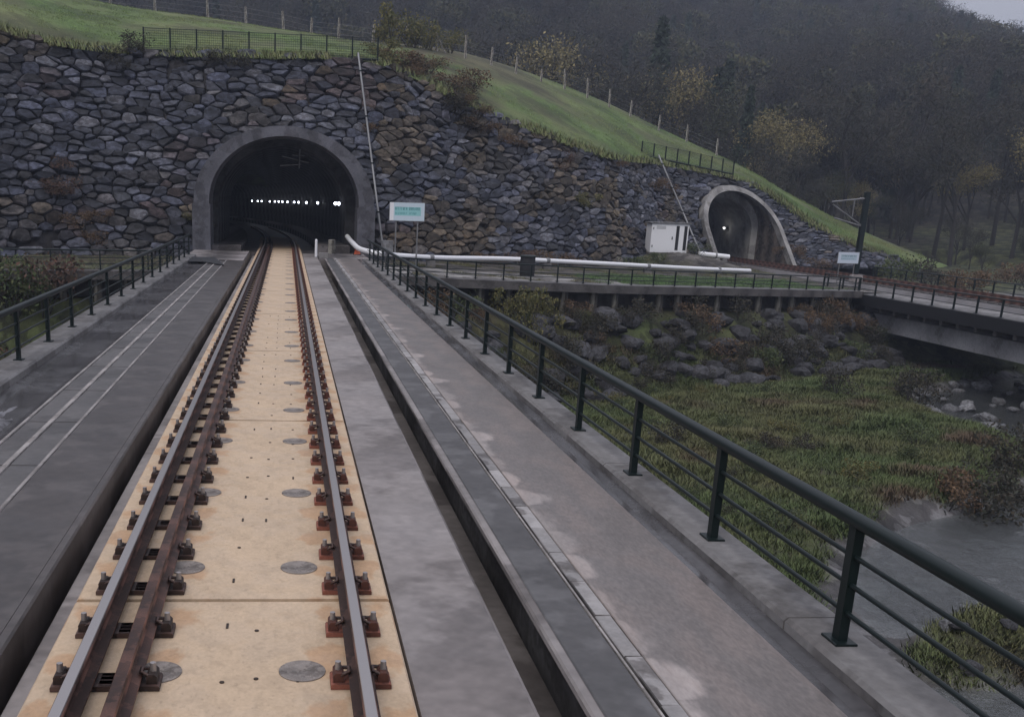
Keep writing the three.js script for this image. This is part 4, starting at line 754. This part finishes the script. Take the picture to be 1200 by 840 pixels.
{
  const r = rng(555);
  const onSlope = (t, f) => sampleIdx(footPts, t).lerp(sampleIdx(topPts, t), f);
  const tOf = (X) => { let b = 0, d = 1e9; for (let i = 0; i <= 400; i++) { const p = onSlope(i / 400, 0.5); if (Math.abs(p.x - X) < d) { d = Math.abs(p.x - X); b = i / 400; } } return b; };
  const wall = (X, f, kind, sc, n, what) => { for (let i = 0; i < n; i++) { const p = onSlope(tOf(X + (r() - 0.5) * 2.2), clamp(f + (r() - 0.5) * 0.2, 0, 1)); shrub(kind, p.x, p.y - 0.05, p.z - 0.15, sc * (0.7 + r() * 0.6), `${what} growing among the stones of the slope`, `${what}s on the stone slope`, r, 0.7); } };
  wall(-10.6, 0.35, 'red', 1.1, 4, 'reddish brown shrub'); wall(-9.5, 0.15, 'brown', 1.0, 3, 'dry brown shrub'); wall(-7.5, 0.95, 'dark', 1.1, 4, 'dark low shrub'); wall(-2, 0.9, 'dark', 0.9, 3, 'dark low shrub');
  wall(9.5, 0.85, 'dark', 1.2, 4, 'dark low shrub'); wall(10.5, 0.92, 'brown', 1.1, 5, 'dry brown shrub'); wall(13, 0.9, 'brown', 0.8, 2, 'dry brown shrub'); wall(18, 0.5, 'yellow', 1.2, 2, 'yellowish shrub'); wall(17.5, 0.75, 'red', 0.8, 2, 'reddish brown shrub');
  wall(21.5, 0.9, 'brown', 0.7, 2, 'dry brown shrub'); wall(27, 0.75, 'brown', 1.1, 3, 'dry brown shrub'); wall(5.2, 0.7, 'brown', 0.7, 2, 'dry brown shrub'); wall(-4.4, 0.12, 'yellow', 0.7, 2, 'yellowish shrub'); wall(39, 0.2, 'brown', 0.9, 3, 'dry brown shrub');
  for (const [X, Z, k] of [[11.5, 54.2, 'red'], [12.8, 55.2, 'red'], [14, 56.2, 'brown'], [10.4, 53.2, 'brown'], [16, 57.4, 'brown'], [20.5, 60.5, 'green'], [22, 61.4, 'green'], [23.6, 63.2, 'green'], [26.6, 65.2, 'green'], [38.8, 73, 'brown'], [39.8, 72.6, 'red']]) shrub(k, X, terraceY(X) + mound(X, Z) - 0.05, Z, 1 + r() * 0.5, `${k === 'red' ? 'reddish brown' : k === 'brown' ? 'dry brown' : 'low green'} shrub at the foot of the stone slope`, 'shrubs along the foot of the slope', r, 0.6);
  // meadow edge scrub
  for (let i = 0; i < 18; i++) { const t = tOf(5.5 + r() * 6), p = hillPoint(t, 0.02 + r() * 0.22); shrub(['brown', 'yellow', 'dark', 'brown'][Math.floor(r() * 4)], p.x, p.y - 0.1, p.z, 0.8 + r() * 0.9, '* scrub bush on the meadow edge above the stones', 'scrub on the meadow edge', r, 0.7); }
  for (const [X, Z, s] of [[7.8, 78, 2.6], [9.2, 78.6, 2.2], [10.4, 80, 1.9], [12.5, 82, 1.7]]) shrub('yellow', X, hillHit(X, Z) - 0.1, Z, s, 'tall pale bush beside the wooden fence on the meadow', 'bushes beside the wooden fence', r, 1.1);
  // bank below the terrace
  for (let i = 0; i < 64; i++) { const X = lerp(5, 30.5, (i + r()) / 64), d = r() * 3.2, Z = edgeZ(X) - d; shrub(['dark', 'dark', 'brown', 'green', 'dark'][Math.floor(r() * 5)], X, valleyY(X, Z) - 0.1, Z, 0.7 + r() * 0.7, '* shrub on the rubble bank below the terrace', 'shrubs on the bank below the terrace', r, 0.85); }
  for (const [X, d] of [[9.3, 0.3], [10, 0.6], [10.8, 0.4], [10.4, 1.4], [26, 1.4], [27.5, 1.2], [28.6, 1.4], [29.5, 1.6]]) shrub(X < 15 ? 'yellow' : 'brown', X, valleyY(X, edgeZ(X) - d) - 0.1, edgeZ(X) - d, 1.0 + r() * 0.4, X < 15 ? 'tall yellow green bush against the concrete piles' : 'brown bush at the end of the terrace railing', X < 15 ? 'bushes against the piles' : 'bushes at the railing end', r, 1.2);
  for (let i = 0; i < 34; i++) { const X = -22 + r() * 18, Z = edgeZ(X) - r() * 9; shrub(['brown', 'dark', 'red', 'green'][Math.floor(r() * 4)], X, valleyY(X, Z) - 0.1, Z, 1 + r() * 1.2, '* shrub in the hollow below the grassy ledge', 'shrubs below the grassy ledge', r); }
  // valley floor
  for (let i = 0; i < 60; i++) { const X = 6 + r() * 24, Z = 14 + r() * 28; if (gravelness(X, Z) > 0.1 || X > riverX(Z) - 4) continue; shrub(['green', 'dark', 'green', 'yellow'][Math.floor(r() * 4)], X, valleyY(X, Z) - 0.1, Z, 0.45 + r() * 0.5, '* shrub in the rough grass of the valley floor', 'shrubs on the valley floor', r, 0.8); }
  for (const [X, Z, k] of [[19, 25, 'dark'], [20.2, 26, 'dark'], [21.2, 26.4, 'dark'], [18.2, 25.2, 'brown'], [22.4, 28, 'dark'], [23, 40, 'dark'], [25.5, 39, 'dark'], [27.4, 41, 'dark']]) shrub(k, X, valleyY(X, Z) - 0.1, Z, 1.1 + r() * 0.5, '* bush on the river bank', 'bushes by the river bank', r);
  for (let i = 0; i < 40; i++) { const X = 40 + r() * 30, Z = 46 + r() * 34; if (X < 50 && Z > 70) continue; const y = Z > 76 ? -3.2 : valleyY(X, Z); shrub(['dark', 'brown', 'dark', 'green'][Math.floor(r() * 4)], X, y - 0.2, Z, 1.4 + r() * 1.6, '* bush beyond the girder bridge', 'bushes beyond the girder bridge', r); }
}
// boulders on the bank and in the river
{
  const r = rng(808), bank = [0, 1, 2, 3, 4, 5].map((k) => { let g = new THREE.IcosahedronGeometry(0.5, 1); g.deleteAttribute('uv'); g.deleteAttribute('normal'); g = mergeVertices(g, 1e-4); const p = g.attributes.position; for (let i = 0; i < p.count; i++) { const s = 1 + 0.55 * noise.noise(p.getX(i) * 2.1 + k * 5, p.getY(i) * 2.1, p.getZ(i) * 2.1 + k); p.setXYZ(i, p.getX(i) * s, p.getY(i) * s * 0.7, p.getZ(i) * s); } g = g.toNonIndexed(); g.computeVertexNormals(); const v = 0.7 + 0.12 * k; metreUV(g); return { dark: plain(g.clone(), [0.10 * v, 0.098 * v, 0.108 * v]), pale: plain(g.clone(), [0.36 * v, 0.36 * v, 0.375 * v]) }; });
  const put = (kind, X, Y, Z, s, label, group) => { const b = single('boulder', bank[Math.floor(r() * 6)][kind], M.stone, label, 'boulder', group); b.position.set(X, Y, -Z); b.rotation.set((r() - 0.5) * 0.6, r() * 6.28, (r() - 0.5) * 0.6); b.scale.set(s * (0.8 + r() * 0.5), s * (0.7 + r() * 0.4), s); };
  for (let i = 0; i < 170; i++) { const X = lerp(5, 31, r()), Z = edgeZ(X) - 0.3 - r() * 3.6; put('dark', X, valleyY(X, Z) + 0.05, Z, 0.5 + r() * 0.75, 'dark boulder of the rubble bank below the terrace', 'boulders of the rubble bank'); }
  for (let i = 0; i < 88; i++) { const Z = 35 + r() * 14, X = riverX(Z) + (r() - 0.66) * 2 * riverHalf(Z); put('pale', X, -5.05 + (r() - 0.5) * 0.2, Z, 0.3 + r() * 0.55, 'pale rock in the river beside the girder bridge', 'rocks in the river'); }
  for (let i = 0; i < 38; i++) { const Z = 8 + r() * 20, X = riverX(Z) - riverHalf(Z) * (0.2 + 0.8 * r()); put(r() < 0.3 ? 'dark' : 'pale', X, valleyY(X, Z) + 0.08, Z, 0.16 + r() * 0.3, 'small rock on the gravel margin of the river', 'rocks on the gravel margin'); }
}
// grass: tufts nobody could count
{
  const tuft = (seed, n, h) => { const r = rng(seed), pos = [], nor = [], col = []; for (let i = 0; i < n; i++) { const a = r() * 6.28, d = Math.sqrt(r()) * 0.24, x = Math.cos(a) * d, z = Math.sin(a) * d, l = h * (0.5 + r() * 0.7), bx = (r() - 0.5) * h * 1.6, bz = (r() - 0.5) * h * 1.6, w = 0.006 + r() * 0.007, b = r() * 6.28, wx = Math.cos(b) * w, wz = Math.sin(b) * w, v = 0.75 + r() * 0.5;
    pos.push(x - wx, -0.03, z - wz, x + wx, -0.03, z + wz, x + bx, l, z + bz); for (let k = 0; k < 3; k++) { nor.push(-Math.sin(b) * 0.5, 1, Math.cos(b) * 0.5); col.push(v, v, v); } }
    const g = new THREE.BufferGeometry(); g.setAttribute('position', new THREE.Float32BufferAttribute(pos, 3)); g.setAttribute('normal', new THREE.Float32BufferAttribute(nor, 3)); g.setAttribute('color', new THREE.Float32BufferAttribute(col, 3)); return g; };
  const o = new THREE.Object3D();
  const sow = (name, label, g, list) => { const im = new THREE.InstancedMesh(g, M.leaf, list.length); list.forEach(([X, Y, Z, s, a, c], k) => { o.position.set(X, Y, -Z); o.rotation.set(0, a, 0); o.scale.set(s, s, s); o.updateMatrix(); im.setMatrixAt(k, o.matrix); im.setColorAt(k, C(...c)); }); im.name = numbered(name); im.userData = { kind: 'stuff', label, category: 'grass' }; im.castShadow = im.receiveShadow = true; scene.add(im); };
  let r = rng(12), list = [];
  for (let i = 0; i < 100000; i++) { const X = 4 + r() * 40, Z = 9 + r() * 40; if (gravelness(X, Z) > 0.5 || Z > edgeZ(X) - 1.5 || (Math.abs(X - riverX(Z)) < riverHalf(Z) + 0.5 && island(X, Z) < 0.35)) continue; const n = fbm(X * 0.2, Z * 0.2, 3, 14), v = 0.75 + r() * 0.5; const c = mix3(mix3([0.10, 0.14, 0.048], [0.155, 0.155, 0.066], clamp(0.5 + n * 2 + (r() - 0.5) * 0.5)), [0.13, 0.09, 0.055], smooth(0.08, 0.3, fbm(X * 0.3, Z * 0.3, 3, 19))).map((q) => q * v); list.push([X, valleyY(X, Z), Z, 0.5 + r() * 0.8 + 1.1 * smooth(0.05, 0.3, fbm(X * 0.45, Z * 0.45, 3, 23)), r() * 6.28, c]); }
  sow('rough_grass', 'rough green and straw coloured grass on the valley floor', tuft(1, 26, 0.1), list);
  list = []; for (let i = 0; i < 30000; i++) { const t = 0.02 + r() * 0.96, v = Math.pow(r(), 1.3) * 1.02, p = hillPoint(t, v), q = 0.75 + r() * 0.5, n = fbm(p.x * 0.13, p.z * 0.13, 4, 8); if (r() < 0.5 || fbm(p.x * 0.22, p.z * 0.22, 4, 15) > 0.08 || (p.z > 75 && p.x < 20 && p.x > 3)) continue; list.push([p.x, p.y, p.z, 0.5 + r() * 0.6, r() * 6.28, mix3([0.135, 0.21, 0.06], [0.20, 0.22, 0.085], clamp(0.5 + n * 1.7 + (r() - 0.5) * 0.4)).map((k) => k * q)]); }
  for (let i = 0; i < 5200; i++) { const t = 0.02 + r() * 0.96, p = hillPoint(t, Math.pow(r(), 2) * 0.05), q = 0.7 + r() * 0.6; if (fbm(p.x * 0.5, p.z * 0.5, 3, 27) + r() * 0.3 < 0.14) continue; list.push([p.x, p.y - 0.05, p.z - 0.25 * r(), 1.2 + r() * 2.2, r() * 6.28, mix3([0.125, 0.175, 0.055], [0.17, 0.155, 0.075], r()).map((k) => k * q)]); }
  sow('meadow_grass', 'short green grass of the meadow above the tunnels', tuft(2, 14, 0.1), list);
  list = []; for (let i = 0; i < 9000; i++) { const X = 5 + r() * 26, Z = lerp(edgeZ(X) + 1.5, footZ(X), r()), n = fbm(X * 0.4, Z * 0.4, 4, 3), d = Z - edgeZ(X); const ok = (X + n * 4 > 15 && X + n * 2 < 29 && d < 8) || n > 0.12; if (!ok) continue; const q = 0.75 + r() * 0.5; list.push([X, terraceY(X) + mound(X, Z) - 0.01, Z, 0.35 + r() * 0.4, r() * 6.28, (d < 8 && X > 14 ? [0.09, 0.16, 0.05] : [0.13, 0.125, 0.055]).map((k) => k * q)]); }
  for (let i = 0; i < 3000; i++) { const X = -26 + r() * 22, Z = lerp(edgeZ(X) + 0.3, footZ(X), r()), q = 0.75 + r() * 0.5; list.push([X, terraceY(X) - 0.01, Z, 0.3 + r() * 0.5, r() * 6.28, [0.12 * q, 0.13 * q, 0.06 * q]]); }
  sow('terrace_grass', 'thin grass on the terraces under the stone slope', tuft(3, 16, 0.16), list);
}
renderer.render(scene, camera);
